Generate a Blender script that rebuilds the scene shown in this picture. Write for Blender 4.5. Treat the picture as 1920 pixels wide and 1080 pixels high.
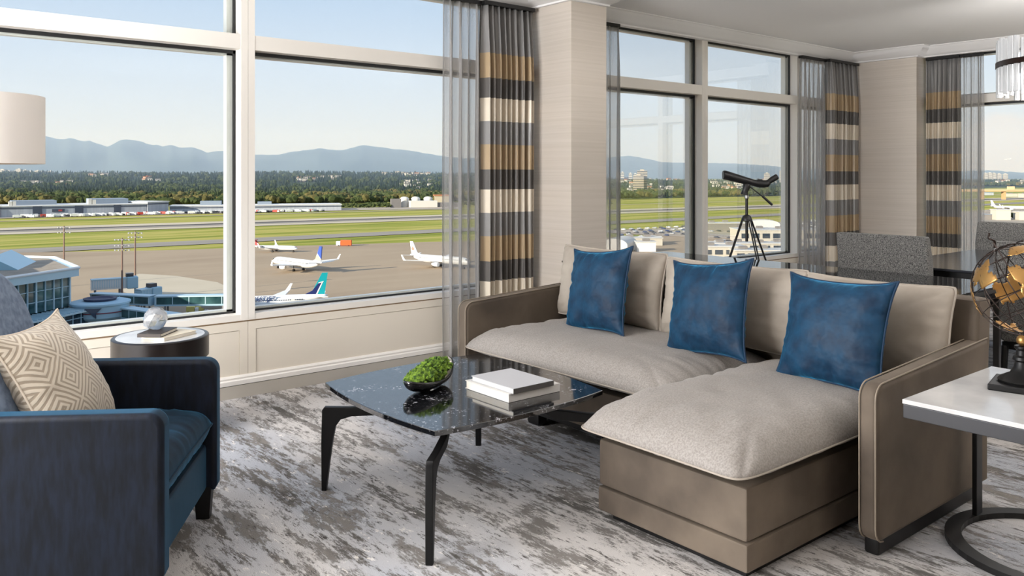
import bpy, bmesh, math, random
from mathutils import Vector, Matrix, Euler, noise
R = math.radians
random.seed(7)
C = bpy.context.scene.collection
sc = bpy.context.scene
for o in list(bpy.data.objects): bpy.data.objects.remove(o)

# ------------------------------------------------------------------ camera
cam_d = bpy.data.cameras.new('camera'); cam = bpy.data.objects.new('camera', cam_d); C.objects.link(cam)
cam.location = (0, 0, 1.35)
cam.rotation_euler = (R(90), 0, math.atan2(0.77193, 0.63571) - R(90))
cam_d.sensor_width = 36; cam_d.lens = 36*1540/1920; cam_d.shift_y = -212/1920
cam_d.clip_start = .05; cam_d.clip_end = 60000
sc.camera = cam

# ------------------------------------------------------------------ view
vs = sc.view_settings
sc.display_settings.display_device = 'sRGB'
vs.view_transform = 'Standard'; vs.look = 'None'; vs.gamma = 1; vs.use_curve_mapping = False
vs.exposure = 0.0
sc.cycles.use_denoising = True
sc.cycles.max_bounces = 10; sc.cycles.diffuse_bounces = 5; sc.cycles.glossy_bounces = 4
sc.cycles.transparent_max_bounces = 16; sc.cycles.transmission_bounces = 6
sc.cycles.sample_clamp_indirect = 6; sc.cycles.volume_bounces = 0
sc.cycles.caustics_reflective = False; sc.cycles.caustics_refractive = False

# ------------------------------------------------------------------ world
def nt(tree): return tree.nodes, tree.links
w = bpy.data.worlds.new('sky'); sc.world = w; w.use_nodes = True
N, L = nt(w.node_tree); N.clear()
out = N.new('ShaderNodeOutputWorld'); bg = N.new('ShaderNodeBackground'); L.new(bg.outputs[0], out.inputs[0])
tc = N.new('ShaderNodeTexCoord'); sep = N.new('ShaderNodeSeparateXYZ'); L.new(tc.outputs['Generated'], sep.inputs[0])
rp = N.new('ShaderNodeValToRGB'); L.new(sep.outputs[2], rp.inputs[0])
el = rp.color_ramp.elements
el[0].position = 0.0; el[0].color = (.78, .83, .90, 1)
el[1].position = 1.0; el[1].color = (.42, .56, .85, 1)
for p, c in ((.03, (.84, .88, .95, 1)), (.09, (.76, .84, .98, 1)), (.2, (.56, .70, .92, 1)), (.4, (.60, .73, .95, 1))):
    e = el.new(p); e.color = c
# bank of pale cumulus low over the horizon on the far right
dv = N.new('ShaderNodeVectorMath'); dv.operation = 'DOT_PRODUCT'; L.new(tc.outputs['Generated'], dv.inputs[0])
_cd = Vector((.942, .335, .014)).normalized(); dv.inputs[1].default_value = _cd
mr = N.new('ShaderNodeMapRange'); mr.inputs[1].default_value = .9978; mr.inputs[2].default_value = .9997; L.new(dv.outputs['Value'], mr.inputs[0])
mpn = N.new('ShaderNodeMapping'); mpn.inputs['Scale'].default_value = (18, 18, 40); L.new(tc.outputs['Generated'], mpn.inputs[0])
nz = N.new('ShaderNodeTexNoise'); nz.inputs['Scale'].default_value = 1; nz.inputs['Detail'].default_value = 6; L.new(mpn.outputs[0], nz.inputs[0])
mu = N.new('ShaderNodeMath'); mu.operation = 'MULTIPLY_ADD'; L.new(mr.outputs[0], mu.inputs[0]); mu.inputs[1].default_value = 1.0; L.new(nz.outputs[0], mu.inputs[2])
mr2 = N.new('ShaderNodeMapRange'); mr2.inputs[1].default_value = .85; mr2.inputs[2].default_value = 1.15; L.new(mu.outputs[0], mr2.inputs[0])
mix = N.new('ShaderNodeMixRGB'); L.new(mr2.outputs[0], mix.inputs[0]); L.new(rp.outputs[0], mix.inputs[1]); mix.inputs[2].default_value = (.93, .86, .80, 1)
L.new(mix.outputs[0], bg.inputs[0]); bg.inputs[1].default_value = 1.0

# ------------------------------------------------------------------ sun, chandelier lamp and added fill lights
def light(name, kind, loc, rot, energy, color=(1, 1, 1), **k):
    d = bpy.data.lights.new(name, kind); d.energy = energy; d.color = color
    for a, b in k.items(): setattr(d, a, b)
    o = bpy.data.objects.new(name, d); C.objects.link(o); o.location = loc; o.rotation_euler = rot
    return o
sd = Vector((-.955, -.06, .29)).normalized()
sun = light('sun', 'SUN', (0, 0, 60), (0, 0, 0), 9.5, (1, .88, .72), angle=R(.6))
sun.rotation_euler = sd.to_track_quat('Z', 'Y').to_euler()
# unseen area lamp added at the left wall in place of window daylight
light('left_daylight_fill', 'AREA', (-2.45, 3.45, 1.55), (0, R(-90), 0), 430, (.98, .985, 1), shape='RECTANGLE', size=2.1, size_y=2.6)
light('added_room_fill', 'POINT', (-1.0, 1.2, 2.6), (0, 0, 0), 14, (1, .96, .91), shadow_soft_size=.09)  # unseen point light added as fill, no fitting hangs here
light('chandelier_lamp', 'POINT', (6.2, 1.8, 2.06), (0, 0, 0), 48, (1, .96, .92), shadow_soft_size=.12)
light('added_ceiling_wash', 'AREA', (6.3, .75, 1.6), (R(180), 0, 0), 120, (1, .97, .94), shape='DISK', size=.5)  # upward area light added to brighten the ceiling, no fitting here
light('added_ceiling_wash', 'AREA', (3.2, -.9, 1.6), (R(180), 0, 0), 50, (1, .97, .94), shape='DISK', size=.5)  # second unseen light added for the ceiling and its bounce

# ------------------------------------------------------------------ materials
def lin(c): return tuple((x/255/12.92 if x/255 <= .04045 else ((x/255+.055)/1.055)**2.4) for x in c) + (1,)
MATS = {}
def mat(name, col, rough=.6, metal=0, spec=.5, sheen=0, sheen_col=None, sheen_r=.4, coat=0, bump=None, mott=None, emit=None, trans=None, aniso=None):
    """col in sRGB 0..255. bump=(scale,strength,distance); mott=(scale,darker col,lighter col,detail)"""
    if name in MATS: return MATS[name]
    m = bpy.data.materials.new(name); m.use_nodes = True; MATS[name] = m
    N, L = nt(m.node_tree); b = N['Principled BSDF']
    b.inputs['Base Color'].default_value = lin(col); b.inputs['Roughness'].default_value = rough
    b.inputs['Metallic'].default_value = metal; b.inputs['Specular IOR Level'].default_value = spec
    if sheen:
        b.inputs['Sheen Weight'].default_value = sheen; b.inputs['Sheen Roughness'].default_value = sheen_r
        b.inputs['Sheen Tint'].default_value = lin(sheen_col or col)
    if coat: b.inputs['Coat Weight'].default_value = coat; b.inputs['Coat Roughness'].default_value = .05
    tc = N.new('ShaderNodeTexCoord')
    if mott:
        mp = N.new('ShaderNodeMapping'); L.new(tc.outputs['Object'], mp.inputs[0])
        s = mott[0]; mp.inputs['Scale'].default_value = s if isinstance(s, tuple) else (s, s, s)
        n = N.new('ShaderNodeTexNoise'); n.inputs['Scale'].default_value = 1; n.inputs['Detail'].default_value = mott[3] if len(mott) > 3 else 4
        L.new(mp.outputs[0], n.inputs[0])
        r = N.new('ShaderNodeValToRGB'); L.new(n.outputs[0], r.inputs[0])
        r.color_ramp.elements[0].position = .35; r.color_ramp.elements[0].color = lin(mott[1])
        r.color_ramp.elements[1].position = .65; r.color_ramp.elements[1].color = lin(mott[2])
        L.new(r.outputs[0], b.inputs['Base Color'])
    if bump:
        n = N.new('ShaderNodeTexNoise'); n.inputs['Detail'].default_value = 3
        mp = N.new('ShaderNodeMapping'); L.new(tc.outputs['Object'], mp.inputs[0])
        s = bump[0]; mp.inputs['Scale'].default_value = s if isinstance(s, tuple) else (s, s, s); n.inputs['Scale'].default_value = 1
        L.new(mp.outputs[0], n.inputs[0]); bp = N.new('ShaderNodeBump')
        bp.inputs['Strength'].default_value = bump[1]; bp.inputs['Distance'].default_value = bump[2]
        L.new(n.outputs[0], bp.inputs['Height']); L.new(bp.outputs[0], b.inputs['Normal'])
    if emit: b.inputs['Emission Color'].default_value = lin(emit[0]); b.inputs['Emission Strength'].default_value = emit[1]
    return m

def glass_mat(name, tint=(1, 1, 1), refl=1.0, ior=1.45):
    m = bpy.data.materials.new(name); m.use_nodes = True; MATS[name] = m
    N, L = nt(m.node_tree); N.clear()
    o = N.new('ShaderNodeOutputMaterial'); mx = N.new('ShaderNodeMixShader'); t = N.new('ShaderNodeBsdfTransparent'); g = N.new('ShaderNodeBsdfGlossy')
    t.inputs[0].default_value = (*tint, 1); g.inputs['Roughness'].default_value = .0
    f = N.new('ShaderNodeFresnel'); f.inputs[0].default_value = ior
    ml = N.new('ShaderNodeMath'); ml.operation = 'MULTIPLY'; ml.inputs[1].default_value = refl
    L.new(f.outputs[0], ml.inputs[0]); L.new(ml.outputs[0], mx.inputs[0]); L.new(t.outputs[0], mx.inputs[1]); L.new(g.outputs[0], mx.inputs[2]); L.new(mx.outputs[0], o.inputs[0])
    return m

def sheer_mat(name, col, alpha):
    m = bpy.data.materials.new(name); m.use_nodes = True; MATS[name] = m
    N, L = nt(m.node_tree); N.clear()
    o = N.new('ShaderNodeOutputMaterial'); mx = N.new('ShaderNodeMixShader'); t = N.new('ShaderNodeBsdfTransparent')
    a = N.new('ShaderNodeMixShader'); d = N.new('ShaderNodeBsdfDiffuse'); tr = N.new('ShaderNodeBsdfTranslucent')
    d.inputs[0].default_value = lin(col); tr.inputs[0].default_value = lin(col); a.inputs[0].default_value = .5
    L.new(d.outputs[0], a.inputs[1]); L.new(tr.outputs[0], a.inputs[2])
    lw = N.new('ShaderNodeLayerWeight'); lw.inputs[0].default_value = .35
    mr = N.new('ShaderNodeMapRange'); mr.inputs[3].default_value = alpha; mr.inputs[4].default_value = min(1, alpha+.5)
    L.new(lw.outputs['Facing'], mr.inputs[0]); L.new(mr.outputs[0], mx.inputs[0])
    L.new(t.outputs[0], mx.inputs[1]); L.new(a.outputs[0], mx.inputs[2]); L.new(mx.outputs[0], o.inputs[0])
    return m

def drape_mat():
    m = bpy.data.materials.new('striped_satin'); m.use_nodes = True; MATS['striped_satin'] = m
    N, L = nt(m.node_tree); b = N['Principled BSDF']
    g = N.new('ShaderNodeNewGeometry'); s = N.new('ShaderNodeSeparateXYZ'); L.new(g.outputs['Position'], s.inputs[0])
    a = N.new('ShaderNodeMath'); a.operation = 'MULTIPLY_ADD'; L.new(s.outputs[2], a.inputs[0]); a.inputs[1].default_value = -1/.675; a.inputs[2].default_value = 2.25/.675+3
    a2 = N.new('ShaderNodeMath'); a2.operation = 'MAXIMUM'; a2.inputs[1].default_value = 2.8; L.new(a.outputs[0], a2.inputs[0])
    f = N.new('ShaderNodeMath'); f.operation = 'FRACT'; L.new(a2.outputs[0], f.inputs[0])
    r = N.new('ShaderNodeValToRGB'); r.color_ramp.interpolation = 'CONSTANT'; L.new(f.outputs[0], r.inputs[0])
    e = r.color_ramp.elements; e[0].position = 0; e[0].color = lin((176, 152, 118)); e[1].position = .27; e[1].color = lin((92, 88, 84))
    for p, c in ((.49, (226, 214, 194)), (.745, (138, 136, 134))): q = e.new(p); q.color = lin(c)
    L.new(r.outputs[0], b.inputs['Base Color']); b.inputs['Roughness'].default_value = .38
    b.inputs['Sheen Weight'].default_value = .3
    # light comes softly through the cloth
    tr = N.new('ShaderNodeBsdfTranslucent'); L.new(r.outputs[0], tr.inputs[0])
    mx = N.new('ShaderNodeMixShader'); mx.inputs[0].default_value = .10
    o = N['Material Output']; L.new(b.outputs[0], mx.inputs[1]); L.new(tr.outputs[0], mx.inputs[2]); L.new(mx.outputs[0], o.inputs[0])
    return m

def carpet_mat():
    m = bpy.data.materials.new('abstract_carpet'); m.use_nodes = True; MATS['abstract_carpet'] = m
    N, L = nt(m.node_tree); b = N['Principled BSDF']; b.inputs['Roughness'].default_value = .95; b.inputs['Specular IOR Level'].default_value = .15
    tc = N.new('ShaderNodeTexCoord')
    def nz(sx, sy, det, rough=.6, off=0, dist=0):
        mp = N.new('ShaderNodeMapping'); mp.inputs['Scale'].default_value = (sx, sy, 1); mp.inputs['Location'].default_value = (off, off*1.7, 0)
        mp.inputs['Rotation'].default_value = (0, 0, R(-6))
        L.new(tc.outputs['Object'], mp.inputs[0]); n = N.new('ShaderNodeTexNoise'); n.inputs['Scale'].default_value = 1
        n.inputs['Detail'].default_value = det; n.inputs['Roughness'].default_value = rough; n.inputs['Distortion'].default_value = dist
        L.new(mp.outputs[0], n.inputs[0]); return n.outputs[0]
    def ramp(x, p0, p1):
        r = N.new('ShaderNodeMapRange'); r.inputs[1].default_value = p0; r.inputs[2].default_value = p1; L.new(x, r.inputs[0]); return r.outputs[0]
    def mixc(f, c1, c2):
        q = N.new('ShaderNodeMixRGB'); L.new(f, q.inputs[0])
        for i, c in ((1, c1), (2, c2)):
            if isinstance(c, tuple): q.inputs[i].default_value = lin(c)
            else: L.new(c, q.inputs[i])
        return q.outputs[0]
    base = mixc(ramp(nz(1.6, .5, 3, .5, 3), .42, .58), (206, 201, 197), (176, 178, 184))
    ragged = ramp(nz(8, 2.0, 14, .84, 11), .51, .54)
    c = mixc(ragged, base, (132, 127, 122))
    blot = ramp(nz(3.1, .55, 12, .8, 27), .55, .575)
    c = mixc(blot, c, (108, 104, 100))
    fine = ramp(nz(34, 7, 9, .8, 51), .57, .60)
    c = mixc(fine, c, (92, 88, 85))
    light = ramp(nz(26, 8, 9, .8, 77), .585, .61)
    c = mixc(light, c, (228, 223, 217))
    L.new(c, b.inputs['Base Color'])
    bp = N.new('ShaderNodeBump'); bp.inputs['Strength'].default_value = .6; bp.inputs['Distance'].default_value = .006
    mp = N.new('ShaderNodeMapping'); mp.inputs['Scale'].default_value = (260, 260, 1); L.new(tc.outputs['Object'], mp.inputs[0])
    n = N.new('ShaderNodeTexNoise'); n.inputs['Scale'].default_value = 1; L.new(mp.outputs[0], n.inputs[0])
    ad = N.new('ShaderNodeMath'); ad.operation = 'ADD'; L.new(n.outputs[0], ad.inputs[0]); L.new(ragged, ad.inputs[1])
    L.new(ad.outputs[0], bp.inputs['Height']); L.new(bp.outputs[0], b.inputs['Normal'])
    return m

M_frame = mat('painted_window_frame', (228, 223, 215), .45)
M_gasket = mat('black_gasket', (22, 24, 26), .5)
M_panel = mat('painted_sill_panel', (226, 217, 202), .5)
M_groove = mat('panel_groove', (120, 98, 72), .7)
M_white = mat('white_trim', (238, 234, 228), .4)
M_ceil = mat('ceiling_paint', (250, 249, 248), .8)
M_crown = mat('crown_paint', (234, 232, 230), .6)
M_paper = mat('silk_wallpaper', (206, 194, 182), .42, .25, bump=((2, 2, 240), .12, .001), mott=((.8, .8, 90), (206, 196, 184), (214, 204, 193)))
M_wall = mat('room_wall_paint', (190, 180, 168), .8)
M_curb = mat('grey_curb', (182, 176, 166), .6)
M_glass = glass_mat('window_glass', (.97, .99, .985), .28)
M_drape = drape_mat()
M_sheer = sheer_mat('grey_sheer', (196, 194, 192), .34)
M_carpet = carpet_mat()
M_black = mat('black_wood', (11, 10, 10), .45, spec=.3)
M_bmetal = mat('black_metal', (22, 21, 21), .4, .3)
M_sofa = mat('taupe_velvet', (98, 86, 74), .8, sheen=.2, sheen_col=(170, 155, 135), mott=(3.2, (74, 64, 54), (104, 92, 79), 9), bump=(60, .15, .002))
M_linen = mat('greige_linen', (144, 138, 132), .85, sheen=.15, sheen_col=(215, 210, 205), mott=(160, (130, 124, 119), (152, 146, 140), 2), bump=(420, .35, .001))
M_backc = mat('greige_velvet_cushion', (156, 146, 134), .8, sheen=.35, sheen_col=(225, 215, 200), mott=(5, (144, 134, 122), (164, 154, 142)), bump=(90, .12, .002))
M_piping = mat('greige_piping', (160, 150, 138), .8)
M_sofapipe = mat('taupe_piping', (132, 120, 105), .7)
M_blue = mat('blue_velvet', (8, 48, 76), .6, spec=.3, sheen=1, sheen_col=(62, 160, 208), sheen_r=.35, mott=(14, (5, 34, 58), (9, 54, 82), 6), bump=(9, .55, .03))
M_bluep = mat('blue_velvet_piping', (10, 42, 68), .8, sheen=.15, sheen_col=(40, 110, 150))
M_chair = mat('navy_velvet', (22, 30, 46), .6, spec=.2, sheen=.8, sheen_col=(66, 145, 190), sheen_r=.3, mott=((60, 60, 12), (8, 11, 18), (17, 23, 36), 6))
M_chairb = mat('window_lit_velvet', (98, 112, 134), .75, sheen=.4, sheen_col=(170, 185, 205), mott=(38, (84, 97, 118), (116, 130, 150), 4))  # lighter velvet for the chair back, window light put into its colour

# ------------------------------------------------------------------ helpers
def props(o, label=None, cat=None, group=None, kind=None):
    if label: o['label'] = label
    if cat: o['category'] = cat
    if group: o['group'] = group
    if kind: o['kind'] = kind
    return o
def thing(name, label, cat, loc=(0, 0, 0), rotz=0, group=None, kind=None):
    o = bpy.data.objects.new(name, None); o.empty_display_size = .1; C.objects.link(o)
    o.location = loc; o.rotation_euler = (0, 0, rotz); return props(o, label, cat, group, kind)
def obj(name, bm, m, parent=None, smooth=False, world=False, sol=None, label=None):
    """link a bmesh as one object. world=True: the vertices are world coordinates, the parent sits anywhere"""
    if world and parent is not None:
        p = parent; mw = Matrix.Identity(4)
        while p is not None:
            mw = Matrix.LocRotScale(p.location, p.rotation_euler, None) @ mw; p = p.parent
        bm.transform(mw.inverted())
    bmesh.ops.recalc_face_normals(bm, faces=bm.faces)
    me = bpy.data.meshes.new(name); bm.to_mesh(me); bm.free()
    for x in (m if isinstance(m, (list, tuple)) else [m]): me.materials.append(x)
    if smooth:
        for p in me.polygons: p.use_smooth = True
        if smooth != 'all':
            me.set_sharp_from_angle(angle=R(40))
    o = bpy.data.objects.new(name, me); C.objects.link(o)
    if parent is not None: o.parent = parent
    if sol:
        md = o.modifiers.new('thickness', 'SOLIDIFY'); md.thickness = sol; md.offset = 0
    if smooth is True:
        wn = o.modifiers.new('weighted_normals', 'WEIGHTED_NORMAL'); wn.keep_sharp = True; wn.weight = 80
    if label: o['label'] = label
    return o
def struct(name, bm, m, parent=None, **k):
    o = obj(name, bm, m, parent, **k)
    if parent is None: o['kind'] = 'structure'
    return o
def B(): return bmesh.new()
def box(bm, x0, x1, y0, y1, z0, z1, bev=0, seg=2, mi=0, mx=None):
    r = bmesh.ops.create_cube(bm, size=1)
    vs_ = r['verts']
    bmesh.ops.transform(bm, matrix=Matrix.Translation(((x0+x1)/2, (y0+y1)/2, (z0+z1)/2)) @ Matrix.Diagonal((abs(x1-x0), abs(y1-y0), abs(z1-z0), 1)), verts=vs_)
    if bev:
        es = list({e for v in vs_ for e in v.link_edges})
        q = bmesh.ops.bevel(bm, geom=es, offset=bev, segments=seg, affect='EDGES', profile=.5)
        vs_ = list({v for f in q['faces'] for v in f.verts} | {v for v in vs_ if v.is_valid})
    fs = {f for v in vs_ for f in v.link_faces}
    for f in fs: f.material_index = mi
    if mx is not None: bmesh.ops.transform(bm, matrix=mx, verts=list({v for f in fs for v in f.verts}))
    return bm
def bx(*a, **k): return box(B(), *a, **k)
def frame_at(p, d):
    d = d.normalized(); up = Vector((0, 0, 1)) if abs(d.z) < .95 else Vector((1, 0, 0))
    a = d.cross(up).normalized(); b = a.cross(d).normalized(); return a, b
def tube(bm, pts, r, seg=8, cap=True, closed=False):
    pts = [Vector(p) for p in pts]; n = len(pts); rings = []
    for i, p in enumerate(pts):
        if closed: d = pts[(i+1) % n]-pts[i-1]
        else: d = pts[min(i+1, n-1)]-pts[max(i-1, 0)]
        a, b = frame_at(p, d); rr = r[i] if isinstance(r, (list, tuple)) else r
        if rings:  # keep frames from twisting
            pa = rings[-1][1]
            a = (pa-d.normalized()*pa.dot(d.normalized())).normalized(); b = a.cross(d.normalized()).normalized()
        rings.append(([bm.verts.new(p+a*rr*math.cos(2*math.pi*k/seg)+b*rr*math.sin(2*math.pi*k/seg)) for k in range(seg)], a))
    m = n if closed else n-1
    for i in range(m):
        A = rings[i][0]; Bq = rings[(i+1) % n][0]
        off = 0
        if closed and i == n-1:
            off = min(range(seg), key=lambda s: (A[0].co-Bq[s].co).length)
        for k in range(seg):
            try: bm.faces.new((A[k], A[(k+1) % seg], Bq[(k+1+off) % seg], Bq[(k+off) % seg]))
            except ValueError: pass
    if cap and not closed:
        bm.faces.new(rings[0][0]); bm.faces.new(rings[-1][0])
    return bm
def lathe(bm, prof, seg=40, cx=0, cy=0, mi=0):
    rings = []
    for r, z in prof:
        rings.append([bm.verts.new((cx+r*math.cos(2*math.pi*k/seg), cy+r*math.sin(2*math.pi*k/seg), z)) for k in range(seg)] if r > 1e-5 else [bm.verts.new((cx, cy, z))])
    for A, Bq in zip(rings, rings[1:]):
        for k in range(seg):
            q = [A[k % len(A)], A[(k+1) % len(A)], Bq[(k+1) % len(Bq)], Bq[k % len(Bq)]]
            q = list(dict.fromkeys(q))
            if len(q) > 2: bm.faces.new(q).material_index = mi
    for ring in (rings[0], rings[-1]):
        if len(ring) > 1:
            try: bm.faces.new(ring).material_index = mi
            except ValueError: pass
    return bm
def prism(bm, poly, z0, z1, bev=0, plane='xy', seg=2):
    """extrude a polygon: plane xy extrudes along z, xz along y (z0,z1 are then y), yz along x"""
    def P(a, b, c): return (a, b, c) if plane == 'xy' else ((a, c, b) if plane == 'xz' else (c, a, b))
    lo = [bm.verts.new(P(a, b, z0)) for a, b in poly]; hi = [bm.verts.new(P(a, b, z1)) for a, b in poly]
    n = len(poly); fs = [bm.faces.new(lo), bm.faces.new(hi)]
    for i in range(n): bm.faces.new((lo[i], lo[(i+1) % n], hi[(i+1) % n], hi[i]))
    if bev:
        bmesh.ops.recalc_face_normals(bm, faces=bm.faces)
        es = list({e for f in fs for e in f.edges}); bmesh.ops.bevel(bm, geom=es, offset=bev, segments=seg, affect='EDGES', profile=.5, clamp_overlap=True)
    return bm
def pillow(w_, h_, t, n=28, pinch=.06, p=4, q=.5, wr=.0, seed=0, ear=0, rc=0, under=1.0):
    """cushion standing in the xy plane (x wide, y high), thick along z; returns bmesh and its rim loop"""
    bm = B(); top = {}; bot = {}; rim = []
    def f(i, j):
        u = -1+2*i/n; v = -1+2*j/n
        u = math.sin(u*math.pi/2)*.55+u*.45; v = math.sin(v*math.pi/2)*.55+v*.45
        x = w_/2*u*(1-pinch*(1-v*v)); y = h_/2*v*(1-pinch*(1-u*u))
        z = t/2*max(0, (1-abs(u)**p)*(1-abs(v)**p))**q
        if rc and (u or v):
            k = max(abs(u), abs(v))/(abs(u)**rc+abs(v)**rc)**(1/rc); x *= k; y *= k
        if ear:
            k = (abs(u)*abs(v))**6*ear; x += math.copysign(k, u); y += math.copysign(k, v)
        return u, v, x, y, z
    for i in range(n+1):
        for j in range(n+1):
            u, v, x, y, z = f(i, j)
            edge = i in (0, n) or j in (0, n)
            for s, d in ((1, top), (-1, bot)):
                if edge:
                    if s == 1: top[i, j] = bm.verts.new((x, y, 0))
                    else: bot[i, j] = top[i, j]
                    continue
                zz = z
                if wr:
                    e = max(abs(u), abs(v))
                    a = noise.noise(Vector((x*9, y*9, seed+s*5)))*.6
                    # puckers that run in from the seams
                    k_ = u**4/(u**4+v**4+1e-9)
                    a += (noise.noise(Vector((y*38, u*2, seed+s*9)))*k_+noise.noise(Vector((x*38, v*2, seed+s*7)))*(1-k_))*(e**3)*1.5*(1-(u*v)**2)
                    zz += wr*a*min(1, z/(t*.2+1e-6))
                d[i, j] = bm.verts.new((x, y, s*max(zz, .0008)*(1 if s > 0 else under)))
    for i in range(n):
        for j in range(n):
            for d in (top, bot):
                q_ = list(dict.fromkeys((d[i, j], d[i+1, j], d[i+1, j+1], d[i, j+1])))
                try: bm.faces.new(q_)
                except ValueError: pass
    rim = [top[i, 0].co.copy() for i in range(n)]+[top[n, j].co.copy() for j in range(n)]+[top[i, n].co.copy() for i in range(n, 0, -1)]+[top[0, j].co.copy() for j in range(n, 0, -1)]
    return bm, rim
def place(bm, mx): bm.transform(mx); return bm
def basis(origin, ex, ey):
    ex = Vector(ex).normalized(); ey = Vector(ey); ey = (ey-ex*ey.dot(ex)).normalized(); ez = ex.cross(ey)
    return Matrix(((ex.x, ey.x, ez.x, origin[0]), (ex.y, ey.y, ez.y, origin[1]), (ex.z, ey.z, ez.z, origin[2]), (0, 0, 0, 1)))
def cyl(bm, p0, p1, r0, r1=None, seg=12): return tube(bm, [p0, p1], [r0, r0 if r1 is None else r1], seg)
def sweep(bm, line, prof):
    """profile (offset to the left of the line, z) swept with mitres along a plan polyline"""
    pts = [Vector(p) for p in line]; secs = []
    for i, p in enumerate(pts):
        d0 = (pts[i]-pts[i-1]).normalized() if i else None; d1 = (pts[i+1]-pts[i]).normalized() if i < len(pts)-1 else None
        n0 = Vector((-d0.y, d0.x)) if d0 else None; n1 = Vector((-d1.y, d1.x)) if d1 else None
        if n0 and n1: m_ = (n0+n1); m_ = m_/max(.2, m_.dot(n0))
        else: m_ = n0 or n1
        secs.append([bm.verts.new((p.x+m_.x*o_, p.y+m_.y*o_, z)) for o_, z in prof])
    for A, Bq in zip(secs, secs[1:]):
        for k in range(len(prof)):
            bm.faces.new((A[k], A[(k+1) % len(prof)], Bq[(k+1) % len(prof)], Bq[k]))
    bm.faces.new(secs[0]); bm.faces.new(secs[-1]); return bm
def copy_tree(o, parent=None):
    c = o.copy(); C.objects.link(c); c.parent = parent
    for ch in o.children: copy_tree(ch, c)
    return c
def text_obj(name, s, size, m, parent, mx, ext=.002, align='CENTER'):
    cu = bpy.data.curves.new(name, 'FONT'); cu.body = s; cu.size = size; cu.extrude = ext; cu.align_x = align; cu.align_y = 'CENTER'
    t = bpy.data.objects.new(name, cu); C.objects.link(t)
    dg = bpy.context.evaluated_depsgraph_get(); me = bpy.data.meshes.new_from_object(t.evaluated_get(dg))
    bpy.data.objects.remove(t); me.transform(mx); me.materials.clear(); me.materials.append(m)
    o = bpy.data.objects.new(name, me); C.objects.link(o); o.parent = parent; return o

# ------------------------------------------------------------------ room shell
YW = 4.905      # room face of the window wall
YG = 5.03       # its glass
XG = 9.48       # glass of the far window wall
struct('floor', bx(-2.6, 9.6, -2.6, 5.1, -.12, 0), M_carpet)
struct('ceiling', bx(-2.7, 9.7, -2.7, 5.2, 2.75, 2.9), M_ceil)
struct('wall_back', bx(-2.7, 9.7, -2.7, -2.6, 0, 2.75), M_wall)
struct('wall_left', bx(-2.7, -2.6, -2.6, 4.88, 0, 2.75), M_wall)
struct('wall_pillar', bx(4.19, 4.56, 4.40, 5.15, 0, 2.75), M_paper)
struct('wall_corner_pier', bx(9.10, 9.6, 4.11, 5.15, 0, 2.75), M_paper)
struct('wall_header_window', bx(-2.6, 9.1, 4.93, 5.15, 2.66, 2.75), M_crown)
struct('wall_header_far', bx(9.36, 9.6, -2.6, 4.11, 2.66, 2.75), M_crown)

def window_bay(name, X0, X1, mulls, sill=.50, head=2.66, axis='x', far=False):
    """one glazed bay: frame with mullions and transom, sill rail, one pane and gasket per light"""
    root = thing(name, None, None, (0, 0, 0)); root['kind'] = 'structure'
    def bb(bm, a0, a1, d0, d1, z0, z1, **k):   # a along the wall, d into the wall from its room face
        if not far: return box(bm, a0, a1, YW+d0, YW+d1, z0, z1, **k)
        return box(bm, 9.36+d0, 9.36+d1, a0, a1, z0, z1, **k)
    bm = B(); t0, t1 = 2.117, 2.207
    edges = [X0]+[m for m in mulls]+[X1]
    bb(bm, X0, X1, 0, .20, sill-.037, sill)                      # sill rail
    bb(bm, X0, X1, 0, .16, t0, t1)                               # transom
    for m in mulls:
        bb(bm, m-.0435, m-.001, -.002, .17, sill-.03, head)
        bb(bm, m+.001, m+.0435, -.002, .17, sill-.03, head)
    for e, s in ((X0, 1), (X1, -1)):
        a, b = sorted((e, e+s*.06)); bb(bm, a, b, 0, .19, sill-.03, head)
    obj('frame', bm, M_frame, root)
    gb = B(); pb = B(); ob = B()
    cuts = [X0+.06]+[c for m in mulls for c in (m-.0435, m+.0435)]+[X1-.06]
    for a, b in zip(cuts[::2], cuts[1::2]):
        for z0, z1 in ((sill, t0), (t1, head)):
            g = .016
            for (p, q, r, s) in ((a, a+g, z0, z1), (b-g, b, z0, z1), (a, b, z0, z0+g*.7), (a, b, z1-g*1.3, z1)):
                bb(gb, p, q, .085, .10, r, s)
            g2 = .045
            for (p, q, r, s) in ((a, a+g2, z0, z1), (b-g2, b, z0, z1), (a, b, z0, z0+.02), (a, b, z1-.03, z1)):
                bb(ob, p, q, .118, .17, r, s)
            q_ = B(); bb(q_, a, b, .106, .112, z0, z1); obj('glass_pane', q_, M_glass, root)
    obj('gasket', gb, M_gasket, root); obj('glazing_bead', ob, M_white, root)
    return root
window_bay('window_1', -2.6, 4.19, [-.30, 1.947])
window_bay('window_2', 4.56, 9.10, [6.436, 8.085])
window_bay('window_3', -2.6, 4.11, [.1, 2.1], far=True)
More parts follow.
